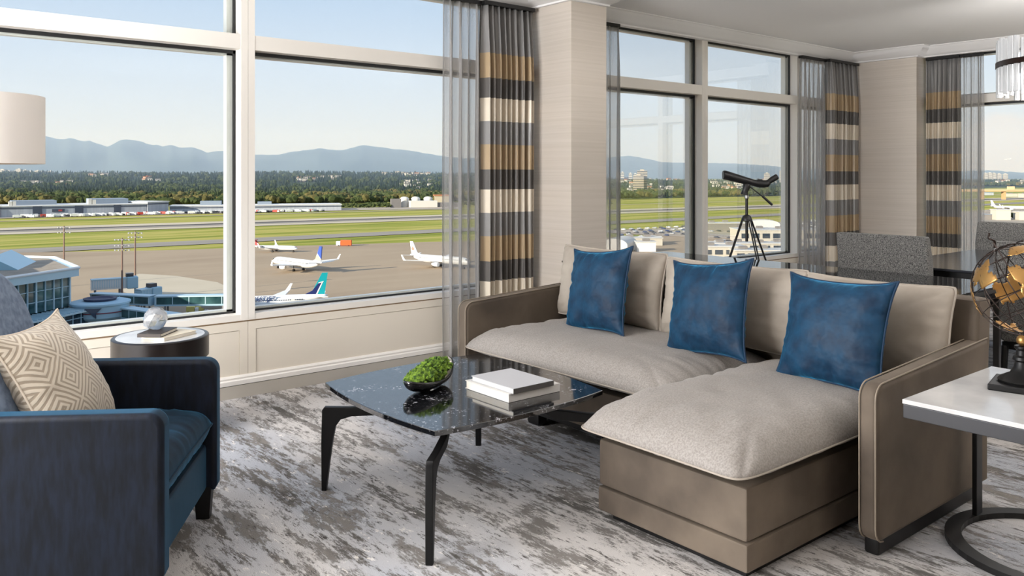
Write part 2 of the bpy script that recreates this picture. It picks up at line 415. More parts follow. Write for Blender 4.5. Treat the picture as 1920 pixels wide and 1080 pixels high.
# sill panels under the glass, with routed panels
def sill_wall(name, x0, x1, mulls, far=False):
    bm = B()
    def bb(bm, a0, a1, d0, d1, z0, z1, **k):
        if not far: return box(bm, a0, a1, YW+d0, YW+d1, z0, z1, **k)
        return box(bm, 9.36+d0, 9.36+d1, a0, a1, z0, z1, **k)
    bb(bm, x0, x1, .012, .2, 0, .463)
    e = [x0]+mulls+[x1]
    g = B(); bb(g, x0, x1, -.001, .012, .455, .463); 
    for a, b in zip(e, e[1:]):
        a2, b2 = a+.05, b-.05
        # rails and stiles round a recessed panel
        bb(bm, a+.0012, a2, 0, .012, .08, .455); bb(bm, b2, b-.0012, 0, .012, .08, .455)
        bb(bm, a2, b2, 0, .012, .405, .455)
        bb(bm, a2+.003, b2-.003, .003, .012, .08, .402)
    o = struct(name, bm, M_panel)
    gg = struct('trim_'+name[5:], g, M_groove)
sill_wall('wall_window', -2.6, 4.19, [-.30, 1.947])
sill_wall('wall_window_middle', 4.56, 9.10, [6.436, 8.085])
sill_wall('wall_window_far', -2.6, 4.11, [.1, 2.1], far=True)
# white base moulding and the grey heater curb below it
inner = [(9.36, -2.6), (9.36, 4.11), (9.10, 4.11), (9.10, 4.905), (4.56, 4.905), (4.56, 4.40), (4.19, 4.40), (4.19, 4.905), (-2.6, 4.905)]
struct('baseboard_window', sweep(B(), inner, [(-.01, .08), (.018, .08), (.018, .105), (.010, .112), (.012, .122), (.004, .135), (-.01, .135)]), M_white)
struct('baseboard_curb', sweep(B(), inner, [(-.01, 0), (.016, 0), (.016, .076), (-.01, .076)]), M_curb)
struct('baseboard_shadow_gap', sweep(B(), inner, [(-.01, .075), (.010, .075), (.010, .081), (-.01, .081)]), M_gasket)
# crown moulding
cr = [(9.25, -2.6), (9.25, 4.105), (9.10, 4.105), (9.10, 4.88), (4.56, 4.88), (4.56, 4.40), (4.19, 4.40), (4.19, 4.88), (-2.6, 4.88)]
struct('trim_crown', sweep(B(), cr, [(-.03, 2.752), (.135, 2.752), (.135, 2.742), (.118, 2.737), (.10, 2.712), (.062, 2.672), (.022, 2.652), (.018, 2.640), (0, 2.636), (-.03, 2.636)]), M_crown, smooth=True)

# ------------------------------------------------------------------ curtains
def curtain(name, label, cat, p0, p1, z0, z1, waves, amp, m, seed, group, n_per=14, gather=.35, flare=0):
    """cloth hung in folds between two plan points; folds tight at the heading and looser at the hem"""
    root = thing(name, label, cat, ((p0[0]+p1[0])/2, (p0[1]+p1[1])/2, z0), 0, group)
    a = Vector(p0); b = Vector(p1); d = b-a; ln = d.length; d.normalize(); nn = Vector((-d.y, d.x))
    n = int(waves*n_per); rows = 26; bm = B(); rnd = random.Random(seed)
    ph = [rnd.uniform(-.9, .9) for _ in range(int(waves)+3)]; am = [rnd.uniform(.55, 1.25) for _ in range(int(waves)+3)]
    grid = []
    for j in range(rows+1):
        tz = j/rows; z = z1+(z0-z1)*tz; row = []
        for i in range(n+1):
            t = i/n; k = t*waves; kk = int(k)
            s = ph[kk]*(1-(k-kk))+ph[kk+1]*(k-kk)
            A = am[kk]*(1-(k-kk))+am[kk+1]*(k-kk)
            am_ = amp*A*(.45+.55*min(1, tz*6))
            x = t+.25/waves*math.sin(2*math.pi*k*2+s)*.5
            y = am_*math.sin(2*math.pi*k+s*1.2*tz+.6*math.sin(tz*3+s))+.25*amp*math.sin(2*math.pi*k*2.3+s*3+tz)
            off = (t-.5)*flare*tz
            p = a+d*(ln*(x+off))+nn*y
            row.append(bm.verts.new((p.x, p.y, z)))
        grid.append(row)
    for j in range(rows):
        for i in range(n): bm.faces.new((grid[j][i], grid[j][i+1], grid[j+1][i+1], grid[j+1][i]))
    obj('cloth', bm, m, root, smooth='all', world=True, sol=.0012)
    h = B()
    a3 = a-d*.01; b3 = b+d*.01
    mx = basis(((a.x+b.x)/2, (a.y+b.y)/2, z1), (d.x, d.y, 0), (nn.x, nn.y, 0))
    box(h, -ln/2, ln/2, -amp*.8, amp*.8, 0, .03, bev=.004, mx=mx)
    obj('heading_track', h, M_bmetal, root, world=True)
    return root
curtain('sheer_curtain', 'grey sheer curtain at the left of the wide window, beside the striped drape', 'curtain', (3.33, 4.82), (3.72, 4.82), .015, 2.60, 5, .035, M_sheer, 3, 'sheer curtains')
curtain('striped_drape', 'brown and cream banded drape beside the wide left window, against the grey pillar', 'curtain', (3.66, 4.80), (4.15, 4.80), .012, 2.60, 9, .060, M_drape, 5, 'banded drapes')
curtain('sheer_curtain', 'narrow sheer curtain hanging just right of the dark side of the near pillar', 'curtain', (4.62, 4.82), (5.14, 4.82), .015, 2.60, 5, .035, M_sheer, 8, 'sheer curtains')
curtain('sheer_curtain', 'grey sheer curtain right of the telescope, in front of the middle window', 'curtain', (7.97, 4.82), (8.50, 4.82), .015, 2.60, 6, .035, M_sheer, 11, 'sheer curtains')
curtain('striped_drape', 'banded drape in the room corner, between grey sheer and pale column', 'curtain', (8.44, 4.79), (9.07, 4.79), .012, 2.60, 10, .060, M_drape, 14, 'banded drapes')
curtain('striped_drape', 'banded drape right of the pale corner column, behind the dining table', 'curtain', (9.26, 4.07), (9.26, 3.72), .012, 2.60, 7, .045, M_drape, 21, 'banded drapes')
curtain('sheer_curtain', 'grey sheer curtain at the far right window, right of the banded drape', 'curtain', (9.27, 3.78), (9.27, 3.50), .015, 2.60, 4, .028, M_sheer, 25, 'sheer curtains')

# ------------------------------------------------------------------ sofa
sofa = thing('sectional_sofa', 'taupe velvet sectional sofa with chaise and greige seat cushions', 'sofa', (3.1, 2.6, 0))
def S(name, bm, m, smooth=True, parent=None, label=None): return obj(name, bm, m, parent or sofa, smooth=smooth, world=True, label=label)
def arm_poly(x0, x1, zb, zf, zr, r=.055):
    P = [(x1, zb), (x1, zr)]
    for k in range(7):
        t = k/6*math.pi/2; P.append((x0+r-r*math.sin(t), zf-r+r*math.cos(t)))
    for k in range(5):
        t = k/4*math.pi/2; P.append((x0+r-r*math.cos(t), zb+r-r*math.sin(t)))
    return P
def arm(y0, y1, nm):
    P = arm_poly(2.78, 3.74, .065, .62, .665)
    a = S('arm', prism(B(), P, y0, y1, .022, 'xz', 3), M_sofa)
    for yy in (y0+.006, y1-.006):
        pts = [(p[0], yy, p[1]) for p in P[1:]]
        S('piping', tube(B(), pts, .0032, 6), M_sofapipe, parent=a)
arm(1.39, 1.46, 'r'); arm(3.79, 3.87, 'l')
S('back', prism(B(), [(3.62, .10), (3.74, .10), (3.80, .80), (3.79, .825), (3.70, .84), (3.66, .825)], 1.40, 3.84, .02, 'xz', 3), M_sofa)
S('base', bx(2.86, 3.62, 2.30, 3.77, .10, .30, bev=.012), M_sofa)
ch = S('chaise_base', bx(2.315, 3.62, 1.595, 2.275, .135, .315, bev=.012), M_sofa)
S('base_band', bx(2.312, 3.62, 1.592, 2.278, .035, .130, bev=.01), M_sofa, parent=ch)
S('plinth', bx(2.36, 3.66, 1.63, 2.24, .0, .036), M_bmetal)
pl = B()
box(pl, 2.84, 3.7, 1.415, 1.47, 0, .066, bev=.012); box(pl, 2.95, 3.7, 3.79, 3.85, 0, .066, bev=.012); box(pl, 3.64, 3.72, 1.42, 3.82, 0, .10, bev=.01)
box(pl, 2.90, 2.97, 2.30, 3.40, .06, .10, bev=.01); box(pl, 2.90, 2.97, 3.30, 3.40, 0, .09, bev=.02)
S('metal_frame', pl, M_bmetal)
S('metal_foot', place(prism(B(), [(-.03, .30), (.03, .30), (.012, 0), (-.012, 0)], -.012, .012, 0, 'xz'), Matrix.Translation((2.42, 2.30, 0))), M_bmetal)
# long seat cushion: soft bullnose with a seam round its middle
def seat_cushion(x0, x1, y0, y1, zc, t, seed, p=9):
    bm, rim = pillow(x1-x0, y1-y0, t, n=60, pinch=.008, p=7, q=.6, wr=.012, seed=seed, rc=16, under=.3)
    mx = Matrix.Translation(((x0+x1)/2, (y0+y1)/2, zc)); place(bm, mx); return bm, [mx @ v for v in rim]
bm, rim = seat_cushion(2.745, 3.66, 2.30, 3.80, .375, .24, 3)
sc1 = S('seat_cushion', bm, M_linen, smooth='all'); S('seam', tube(B(), rim, .0035, 6, closed=True), M_piping, parent=sc1)
bm, rim = seat_cushion(2.205, 3.66, 1.54, 2.30, .378, .235, 9)
sc2 = S('chaise_cushion', bm, M_linen, smooth='all'); S('seam', tube(B(), rim, .0035, 6, closed=True), M_piping, parent=sc2)
# loose back cushions and throw pillows: things of their own
def stand(name, label, cat, cx, cy, zb, w_, h_, t, lean, yaw, m, mp, seed, group, roll=0, pinch=.05, p=3.2, wr=.012, ear=0, rc=0):
    """a cushion on its edge; lean from the vertical, yaw 0 faces -X"""
    root = thing(name, label, cat, (cx, cy, zb), 0, group)
    bm, rim = pillow(w_, h_, t, n=34, pinch=pinch, p=p, q=.55, wr=wr, seed=seed, ear=ear, rc=rc)
    ex = Vector((math.sin(yaw), -math.cos(yaw), 0)); back = Vector((math.cos(yaw), math.sin(yaw), 0))
    ey = back*math.sin(lean)+Vector((0, 0, math.cos(lean)))
    mx = basis(Vector((cx, cy, zb))+ey*h_/2, ex, ey) @ Matrix.Rotation(roll, 4, 'Z')
    place(bm, mx); obj('cover', bm, m, root, smooth='all', world=True)
    obj('piping', tube(B(), [mx @ v for v in rim], .005, 6, closed=True), mp, root, smooth='all', world=True)
    return root
g = 'back cushions of the sofa'
stand('back_cushion', 'greige back cushion at the window end of the sofa', 'cushion', 3.50, 3.385, .485, .84, .43, .22, R(9), 0, M_backc, M_piping, 31, g, ear=.008, p=3, rc=14)
stand('back_cushion', 'greige back cushion in the middle of the sofa', 'cushion', 3.50, 2.54, .485, .87, .415, .22, R(9), 0, M_backc, M_piping, 32, g, ear=.008, p=3, rc=14)
stand('back_cushion', 'greige back cushion behind the chaise, beside the near sofa arm', 'cushion', 3.50, 1.785, .485, .68, .405, .22, R(9), 0, M_backc, M_piping, 33, g, ear=.008, p=3, rc=14)
g = 'blue velvet throw pillows'
stand('throw_pillow', 'blue velvet throw pillow nearest the pillar, at the window end of the sofa', 'pillow', 3.235, 3.245, .482, .46, .46, .17, R(14), R(-4), M_blue, M_bluep, 41, g, roll=R(6), pinch=.075, p=2.5, ear=.012, rc=0, wr=.018)
stand('throw_pillow', 'blue velvet throw pillow between the other two, at the sofa middle', 'pillow', 3.21, 2.475, .482, .47, .455, .17, R(14), R(-4), M_blue, M_bluep, 42, g, roll=R(6), pinch=.075, p=2.5, ear=.012, rc=0, wr=.018)
stand('throw_pillow', 'largest looking blue velvet pillow, resting on the chaise cushion', 'pillow', 3.15, 1.795, .482, .475, .445, .17, R(16), R(-4), M_blue, M_bluep, 43, g, roll=R(1), pinch=.075, p=2.5, ear=.012, rc=0, wr=.018)

# ------------------------------------------------------------------ coffee table
def granite():
    m = mat('black_granite', (12, 13, 15), .07, spec=.8)
    N, L = nt(m.node_tree); b = N['Principled BSDF']; b.inputs['IOR'].default_value = 1.75; tc = N.new('ShaderNodeTexCoord')
    n = N.new('ShaderNodeTexNoise'); n.inputs['Scale'].default_value = 70; n.inputs['Detail'].default_value = 5; n.inputs['Roughness'].default_value = .75; L.new(tc.outputs['Object'], n.inputs[0])
    v = N.new('ShaderNodeTexNoise'); v.inputs['Scale'].default_value = 7; v.inputs['Detail'].default_value = 3; L.new(tc.outputs['Object'], v.inputs[0])
    ad = N.new('ShaderNodeMath'); ad.operation = 'MULTIPLY_ADD'; L.new(v.outputs[0], ad.inputs[0]); ad.inputs[1].default_value = .35; L.new(n.outputs[0], ad.inputs[2])
    r = N.new('ShaderNodeValToRGB'); L.new(ad.outputs[0], r.inputs[0])
    r.color_ramp.elements[0].position = .785; r.color_ramp.elements[0].color = lin((16, 17, 20)); r.color_ramp.elements[1].position = .865; r.color_ramp.elements[1].color = lin((190, 190, 195))
    L.new(r.outputs[0], b.inputs['Base Color']); return m
M_granite = granite()
ct = thing('coffee_table', 'square black stone coffee table with bowed edges and angular black legs', 'table', (2.06, 2.83, 0))
cor = [(1.625, 2.40), (2.475, 2.41), (2.505, 3.30), (1.64, 3.265)]
pts = []
for i in range(4):
    a = Vector(cor[i]); b = Vector(cor[(i+1) % 4]); d = b-a; nn = Vector((d.y, -d.x)).normalized()
    for k in range(12):
        t = k/12; p = a+d*t+nn*.042*(1-(2*t-1)**2); pts.append((p.x, p.y))
obj('tabletop', prism(B(), pts, .430, .450, .002, seg=1), M_granite, ct, world=True)
fr = B(); box(fr, 1.88, 2.24, 2.65, 3.01, .408, .430); obj('sub_frame', fr, M_black, ct, world=True)
legp = [(0, 0), (-.020, 0), (-.034, .12), (-.048, .22), (-.060, .275), (-.082, .305), (-.13, .320), (-.25, .326), (-.37, .395), (-.40, .43), (-.33, .43), (-.25, .368), (-.12, .358), (-.012, .358), (-.002, .345), (.002, .20)]
for (fx, fy) in ((1.610, 3.235), (1.582, 2.372), (2.50, 2.36), (2.485, 3.28)):
    d = Vector((fx-2.06, fy-2.83)).normalized()
    bm = prism(B(), legp, -.014, .014, .004, 'xz'); place(bm, Matrix.Translation((fx, fy, 0)) @ Matrix.Rotation(math.atan2(d.y, d.x), 4, 'Z'))
    obj('leg', bm, M_black, ct, world=True, smooth=True)
# books
M_bookw = mat('white_book_cover', (205, 203, 199), .55); M_bookg = mat('grey_linen_cover', (178, 178, 181), .6); M_spine = mat('dark_book_spine', (70, 68, 66), .6); M_page = mat('book_pages', (232, 226, 214), .8, bump=((4, 4, 900), .3, .001))
def book(name, label, cx, cy, z, w_, d_, t, rz, mc, group, ms=None, cat='book', spine='-y'):
    root = thing(name, label, cat, (cx, cy, z), rz, group); c = .0025
    bm = B(); box(bm, -w_/2, w_/2, -d_/2, d_/2, 0, c, bev=.0006, seg=1); box(bm, -w_/2, w_/2, -d_/2, d_/2, t-c, t, bev=.0006, seg=1)
    obj('cover', bm, mc, root)
    bm = B(); box(bm, -w_/2, w_/2, -d_/2-.001, -d_/2+c, 0, t, bev=.001, seg=1); obj('spine', bm, ms or mc, root)
    obj('page_block', bx(-w_/2+.004, w_/2-.004, -d_/2+c, d_/2-.005, c, t-c), M_page, root)
    return root
book('coffee_table_book', 'thick white book lying under a thinner grey one on the coffee table', 2.187, 2.655, .4505, .275, .29, .034, 0, M_bookw, 'books on the coffee table')
book('coffee_table_book', 'thin pale grey book with dark spine, on top of the white book', 2.170, 2.635, .485, .215, .28, .021, 0, M_bookg, 'books on the coffee table', M_spine)
# bowl and moss
M_bowl = mat('black_glazed_bowl', (14, 14, 15), .12); M_bowlin = mat('silver_glaze', (180, 175, 165), .25, .8)
M_moss = mat('green_moss', (70, 105, 24), .9, mott=(60, (34, 64, 8), (112, 142, 36), 3), bump=(160, 1, .004))
bowl = thing('boat_bowl', 'long boat shaped black bowl with raised silvery end on the coffee table', 'bowl', (1.935, 2.90, .45), R(27))
bm = B(); ny, nx = 10, 24; outer = []; 
def bowl_pt(t, a, s):  # t along -1..1, a angle 0..pi, s shell scale
    hw = .072*(1-abs(t)**2.6)**.62*s*1.0; x = .175*t*(1 if s == 1 else .965)
    rim = .045+.022*t*t+(.035*max(0, t)**2.2)
    dep = (rim-.004)*(1-abs(t)**3)**.5*(s**.5)
    return Vector((x, hw*math.cos(a), rim-dep*math.sin(a)+(0 if s == 1 else .0)))
sh = []
for s in (1, .9):
    g_ = [[bm.verts.new(bowl_pt(-1+2*i/nx, math.pi*j/ny, s)) for j in range(ny+1)] for i in range(nx+1)]
    sh.append(g_)
    for i in range(nx):
        for j in range(ny):
            f = bm.faces.new((g_[i][j], g_[i+1][j], g_[i+1][j+1], g_[i][j+1])); f.material_index = 0 if s == 1 else 1
for i in range(nx):
    for j in (0, ny): bm.faces.new((sh[0][i][j], sh[0][i+1][j], sh[1][i+1][j], sh[1][i][j]))
bmesh.ops.remove_doubles(bm, verts=bm.verts, dist=.0005)
obj('shell', bm, [M_bowl, M_bowlin], bowl, smooth='all')
bm = B(); lathe(bm, [(.03, 0), (.034, 0), (.03, .008), (0, .008)], 20); bmesh.ops.scale(bm, vec=(1.9, 1, 1), verts=bm.verts); obj('foot', bm, M_bowl, bowl)
moss = thing('moss_mound', 'mound of bright green moss heaped in the black boat bowl', 'moss', (1.935, 2.90, .49), R(27))
bm = B(); rnd = random.Random(4)
for k in range(420):
    t = rnd.uniform(-.92, .72); a = rnd.uniform(-1, 1); hw = .066*(1-abs(t)**2.4)**.6
    top = .052*(1-(t-.05)**2)*(1-a*a)**.6+.012+.03*max(0, t)
    r = rnd.uniform(.006, .012)
    q = bmesh.ops.create_icosphere(bm, subdivisions=1, radius=r, matrix=Matrix.Translation((.165*t, hw*a, top*rnd.uniform(.75, 1.05))) @ Euler((rnd.random()*3, rnd.random()*3, 0)).to_matrix().to_4x4())
    for v in q['verts']: v.co += Vector((rnd.uniform(-1, 1), rnd.uniform(-1, 1), rnd.uniform(-1, 1)))*r*.4
q = bmesh.ops.create_icosphere(bm, subdivisions=3, radius=1, matrix=Matrix.Translation((-.01, 0, .012)) @ Matrix.Diagonal((.14, .052, .05, 1)))
obj('moss_clumps', bm, M_moss, moss)['kind'] = 'stuff'

# ------------------------------------------------------------------ round side table, books, crystal
M_marble = mat('white_marble', (210, 208, 205), .12, mott=(4, (190, 189, 188), (216, 215, 213), 8))
M_espresso = mat('espresso_wood', (24, 18, 16), .3)
rt = thing('drum_side_table', 'round dark wood drum table with inset white marble top by the window', 'table', (1.30, 4.44, 0))
bm = lathe(B(), [(.20, 0), (.215, .01), (.215, .40), (.235, .41), (.235, .515), (.229, .52), (.215, .52), (.215, .505), (0, .505)], 56); obj('drum', bm, M_espresso, rt, smooth=True)
obj('marble_inset', lathe(B(), [(0, .506), (.2145, .506), (.2145, .519), (.212, .521), (0, .521)], 56), M_marble, rt, smooth=True)
book('closed_book', 'cream book under the dark brown book on the round side table', 1.325, 4.375, .5215, .15, .22, .017, R(-62), mat('cream_book_cover', (216, 205, 184), .6), 'books on the round side table')
book('closed_book', 'dark brown book with gold marks lying on the round side table', 1.27, 4.385, .539, .12, .19, .018, R(-42), mat('brown_book_cover', (48, 38, 30), .5), 'books on the round side table')
M_crystal = mat('rock_crystal', (205, 208, 212), .08, bump=(9, .6, .02), spec=.8)
MATS['rock_crystal'].node_tree.nodes['Principled BSDF'].inputs['Transmission Weight'].default_value = .75
orb = thing('crystal_orb', 'faceted clear crystal ball resting on the books on the round table', 'ornament', (1.27, 4.43, .557))
bm = B(); bmesh.ops.create_icosphere(bm, subdivisions=2, radius=.062, matrix=Matrix.Translation((0, 0, .052)))
for v in bm.verts: v.co = Vector((0, 0, .052))+(v.co-Vector((0, 0, .052)))*(1+.16*noise.noise(v.co*22)); v.co.z = max(v.co.z, 0)
obj('crystal', bm, M_crystal, orb)

# ------------------------------------------------------------------ armchair (local: +x is its front, +y its left side)
ac = thing('armchair', 'deep blue velvet armchair with slab arms and high rounded back', 'armchair', (.983, 2.948, 0), R(-31.6))
def A_(name, bm, m, smooth=True, parent=None, label=None): return obj(name, bm, m, parent or ac, smooth=smooth, label=label)
def achair_arm(y0, y1, s):
    P = [(-.74, .10), (-.74, .635)]
    for k in range(8):
        t = k/7*math.pi/2; P.append((-.05+.05*math.sin(t), .575+.05*math.cos(t)))
    P += [(0, .13), (-.01, .11)]
    a = A_('arm', prism(B(), P, y0, y1, .02, 'xz', 3), M_chair)
    yo = (y0+.004 if s < 0 else y1-.004)
    q = [(x-.045 if x > -.1 else x, yo-s*.0, z-.0 if z < .5 else z-.035) for x, z in P[1:-1]]
    A_('welt', tube(B(), q, .004, 6), M_chair, parent=a)
achair_arm(-.41, -.325, -1); achair_arm(.325, .41, 1)
A_('seat_rail', bx(-.70, -.035, -.325, .325, .12, .30, bev=.015), M_chair)
bm, rim = pillow(.66, .645, .17, n=40, pinch=.01, p=8, q=.5, wr=.010, seed=2); place(bm, Matrix.Translation((-.345, 0, .375)))
seat = A_('seat_cushion', bm, M_chair, smooth='all')
A_('seam', tube(B(), [Matrix.Translation((-.345, 0, .375)) @ v for v in rim], .004, 6, closed=True), M_chair, parent=seat)
# back: shell outline rounded at the top, leaning back
def back_outline(w_, h_, r, n=10):
    P = [(-w_/2, 0), (w_/2, 0)]
    for k in range(n+1):
        t = k/n*math.pi/2; P.append((w_/2-r+r*math.cos(t), h_-r*.9+r*.9*math.sin(t)))
    for k in range(n+1):
        t = k/n*math.pi/2; P.append((-w_/2+r-r*math.sin(t), h_-r*.9+r*.9*math.cos(t)))
    return P
mx = Matrix.Translation((-.53, 0, .30)) @ Matrix.Rotation(R(-19), 4, 'Y')
bm = prism(B(), back_outline(.66, .77, .24), -.12, .04, .05, 'yz', 5); place(bm, mx); A_('back', bm, M_chairb)
bm, rim = pillow(.60, .34, .12, n=26, pinch=.02, p=4, q=.5, wr=.006, seed=6); place(bm, mx @ basis((.055, 0, .30), (0, 1, 0), (0, 0, 1))); A_('lumbar_cushion', bm, M_chairb, smooth='all')
A_('back_base', bx(-.76, -.66, -.33, .33, .10, .62, bev=.02), M_chair)
for lx, ly in ((-.05, -.35), (-.05, .35), (-.70, -.35), (-.70, .35)):
    A_('leg', prism(B(), [(lx-.028, 0), (lx+.022, 0), (lx+.032, .14), (lx-.038, .14)], ly-.024, ly+.024, .004, 'xz'), M_black)
def pattern_mat():
    m = bpy.data.materials.new('woven_diamond_cloth'); m.use_nodes = True; MATS['woven_diamond_cloth'] = m
    N, L = nt(m.node_tree); b = N['Principled BSDF']; b.inputs['Roughness'].default_value = .7; b.inputs['Sheen Weight'].default_value = .3
    tc = N.new('ShaderNodeTexCoord'); mp = N.new('ShaderNodeMapping'); L.new(tc.outputs['UV'], mp.inputs[0])
    mp.inputs['Rotation'].default_value = (0, 0, R(45)); mp.inputs['Scale'].default_value = (1, 1, 1)
    sx = N.new('ShaderNodeSeparateXYZ'); L.new(mp.outputs[0], sx.inputs[0])
    def mth(op, a, bb=None, c=None):
        n = N.new('ShaderNodeMath'); n.operation = op
        for i, v in enumerate((a, bb, c)):
            if v is None: continue
            if isinstance(v, (int, float)): n.inputs[i].default_value = v
            else: L.new(v, n.inputs[i])
        return n.outputs[0]
    def cell(o): return mth('ABSOLUTE', mth('SUBTRACT', mth('FRACT', mth('MULTIPLY', o, 8.5)), .5))
    d = mth('MAXIMUM', cell(sx.outputs[0]), cell(sx.outputs[1]))
    ring = mth('SINE', mth('MULTIPLY', d, 2*math.pi*7.5))
    r = N.new('ShaderNodeMapRange'); L.new(ring, r.inputs[0]); r.inputs[1].default_value = -.2; r.inputs[2].default_value = .6
    mix = N.new('ShaderNodeMixRGB'); L.new(r.outputs[0], mix.inputs[0]); mix.inputs[1].default_value = lin((200, 188, 170)); mix.inputs[2].default_value = lin((152, 138, 120))
    L.new(mix.outputs[0], b.inputs['Base Color'])
    bp = N.new('ShaderNodeBump'); bp.inputs['Strength'].default_value = .4; bp.inputs['Distance'].default_value = .002; bp.invert = True; L.new(r.outputs[0], bp.inputs['Height']); L.new(bp.outputs[0], b.inputs['Normal'])
    return m
M_diam = pattern_mat()
ap = thing('accent_pillow', 'cream pillow with woven diamond pattern propped in the blue armchair', 'pillow', (.60, 2.95, .46))
bm, rim = pillow(.47, .46, .20, n=34, pinch=.10, p=2.6, q=.6, wr=.010, seed=12, ear=.01)
uv = bm.loops.layers.uv.new('UVMap')
for f in bm.faces:
    for l in f.loops: l[uv].uv = (l.vert.co.x, l.vert.co.y)
a_ = R(-31.6); fx = Vector((math.cos(a_), math.sin(a_), 0)); sy = Vector((-math.sin(a_), math.cos(a_), 0))
cpos = Vector((.983, 2.948, 0))-fx*.462+sy*.008+Vector((0, 0, .632))
AP_mx = basis(cpos, sy*math.cos(R(4))+fx*math.sin(R(4)), Vector((0, 0, 1))*math.cos(R(28))-fx*math.sin(R(28))) @ Matrix.Rotation(R(1), 4, 'Z')
place(bm, AP_mx); obj('cover', bm, M_diam, ap, smooth='all', world=True)
obj('piping', tube(B(), [AP_mx @ v for v in rim], .004, 6, closed=True), mat('cream_piping', (214, 200, 182), .7), ap, smooth='all', world=True)

# ------------------------------------------------------------------ floor lamp at the left edge
M_shade = mat('cream_lampshade', (230, 224, 217), .8, emit=((255, 236, 218), .08))
fl = thing('floor_lamp', 'floor lamp with a cream drum shade in front of the left window', 'lamp', (.442, 4.17, 0))
obj('lamp_shade', lathe(B(), [(.28, 1.398), (.28, 1.69), (.277, 1.69), (.277, 1.398)], 64), M_shade, fl, smooth=True)
obj('pole', cyl(B(), (0, 0, .02), (0, 0, 1.62), .009), M_bmetal, fl, smooth=True)
obj('base', lathe(B(), [(.14, 0), (.14, .015), (.13, .02), (0, .02)], 40), M_bmetal, fl, smooth=True)
sp = B()
for k in range(3):
    a = k*2*math.pi/3; cyl(sp, (0, 0, 1.62), (.277*math.cos(a), .277*math.sin(a), 1.68), .0025, seg=6)
obj('shade_spider', sp, M_bmetal, fl)
obj('bulb', lathe(B(), [(0, 1.50), (.02, 1.505), (.03, 1.53), (.028, 1.56), (.015, 1.585), (.012, 1.61), (0, 1.61)], 16), mat('frosted_bulb', (255, 240, 220), .4, emit=((255, 225, 190), 3)), fl, smooth=True)

# ------------------------------------------------------------------ marble side table and wire globe
st = thing('marble_side_table', 'cantilever side table with white marble top and round black floor ring', 'table', (3.1, 1.0, 0))
obj('marble_top', bx(2.755, 3.50, .62, 1.292, .585, .600, bev=.002), M_marble, st, world=True)
obj('steel_band', bx(2.757, 3.498, .622, 1.290, .538, .584, bev=.002), mat('gunmetal', (66, 66, 68), .35, .7), st, world=True)
pst = bx(3.43, 3.485, 1.318, 1.336, .0, .565, bev=.003); box(pst, 3.43, 3.485, 1.28, 1.33, .545, .565); obj('post', pst, M_bmetal, st, world=True)
ring = B(); P = []
for k in range(49):
    a = R(97)+R(360)*k/48; P.append((3.36+.355*math.cos(a), 1.025+.355*math.sin(a)))
lo = [ring.verts.new((x, y, 0)) for x, y in P[:-1]]; hi = [ring.verts.new((x, y, .022)) for x, y in P[:-1]]
Pi = [(3.36+.30*math.cos(R(97)+R(360)*k/48), 1.025+.30*math.sin(R(97)+R(360)*k/48)) for k in range(48)]
li = [ring.verts.new((x, y, 0)) for x, y in Pi]; hi2 = [ring.verts.new((x, y, .022)) for x, y in Pi]
for k in range(48):
    j = (k+1) % 48
    for q in ((lo[k], lo[j], hi[j], hi[k]), (li[k], li[j], hi2[j], hi2[k]), (hi[k], hi[j], hi2[j], hi2[k]), (lo[k], lo[j], li[j], li[k])): ring.faces.new(q)
obj('base_ring', ring, M_bmetal, st, world=True)

gl = thing('wire_globe', 'wire globe with gold continents on a turned black pedestal, standing on marble', 'globe', (3.215, 1.085, .60), R(12))
obj('plinth', bx(-.095, .095, -.095, .095, 0, .022, bev=.004), M_black, gl)
obj('pedestal', lathe(B(), [(.075, .022), (.078, .030), (.070, .038), (.040, .055), (.028, .075), (.024, .095), (.032, .102), (.030, .112), (.022, .118), (.020, .135), (.026, .142), (.026, .150), (0, .152)], 36), M_black, gl, smooth=True)
M_gold = mat('gold_leaf', (172, 132, 78), .35, .85, bump=(40, .3, .002))
obj('ball', lathe(B(), [(0, .150)]+[(.020*math.sin(R(a)), .170-.020*math.cos(R(a))) for a in range(20, 180, 20)]+[(0, .190)], 24), M_gold, gl, smooth=True)
M_wire = mat('bronze_wire', (52, 42, 38), .35, .8)
GC = Vector((0, 0, .350)); GR = .160; tilt = Matrix.Rotation(R(-32), 4, 'X') @ Matrix.Rotation(R(14), 4, 'Y')
for k in range(6):
    a = k*math.pi/6; P = [GC+tilt @ Vector((GR*math.sin(t)*math.cos(a), GR*math.sin(t)*math.sin(a), GR*math.cos(t))) for t in [2*math.pi*j/40 for j in range(40)]]
    obj('meridian', tube(B(), P, .0019, 6, closed=True), M_wire, gl, smooth='all')
for lt in (-60, -35, -12, 12, 35, 60):
    P = [GC+tilt @ Vector((GR*math.cos(R(lt))*math.cos(t), GR*math.cos(R(lt))*math.sin(t), GR*math.sin(R(lt)))) for t in [2*math.pi*j/40 for j in range(40)]]
    obj('parallel', tube(B(), P, .0017, 6, closed=True), M_wire, gl, smooth='all')
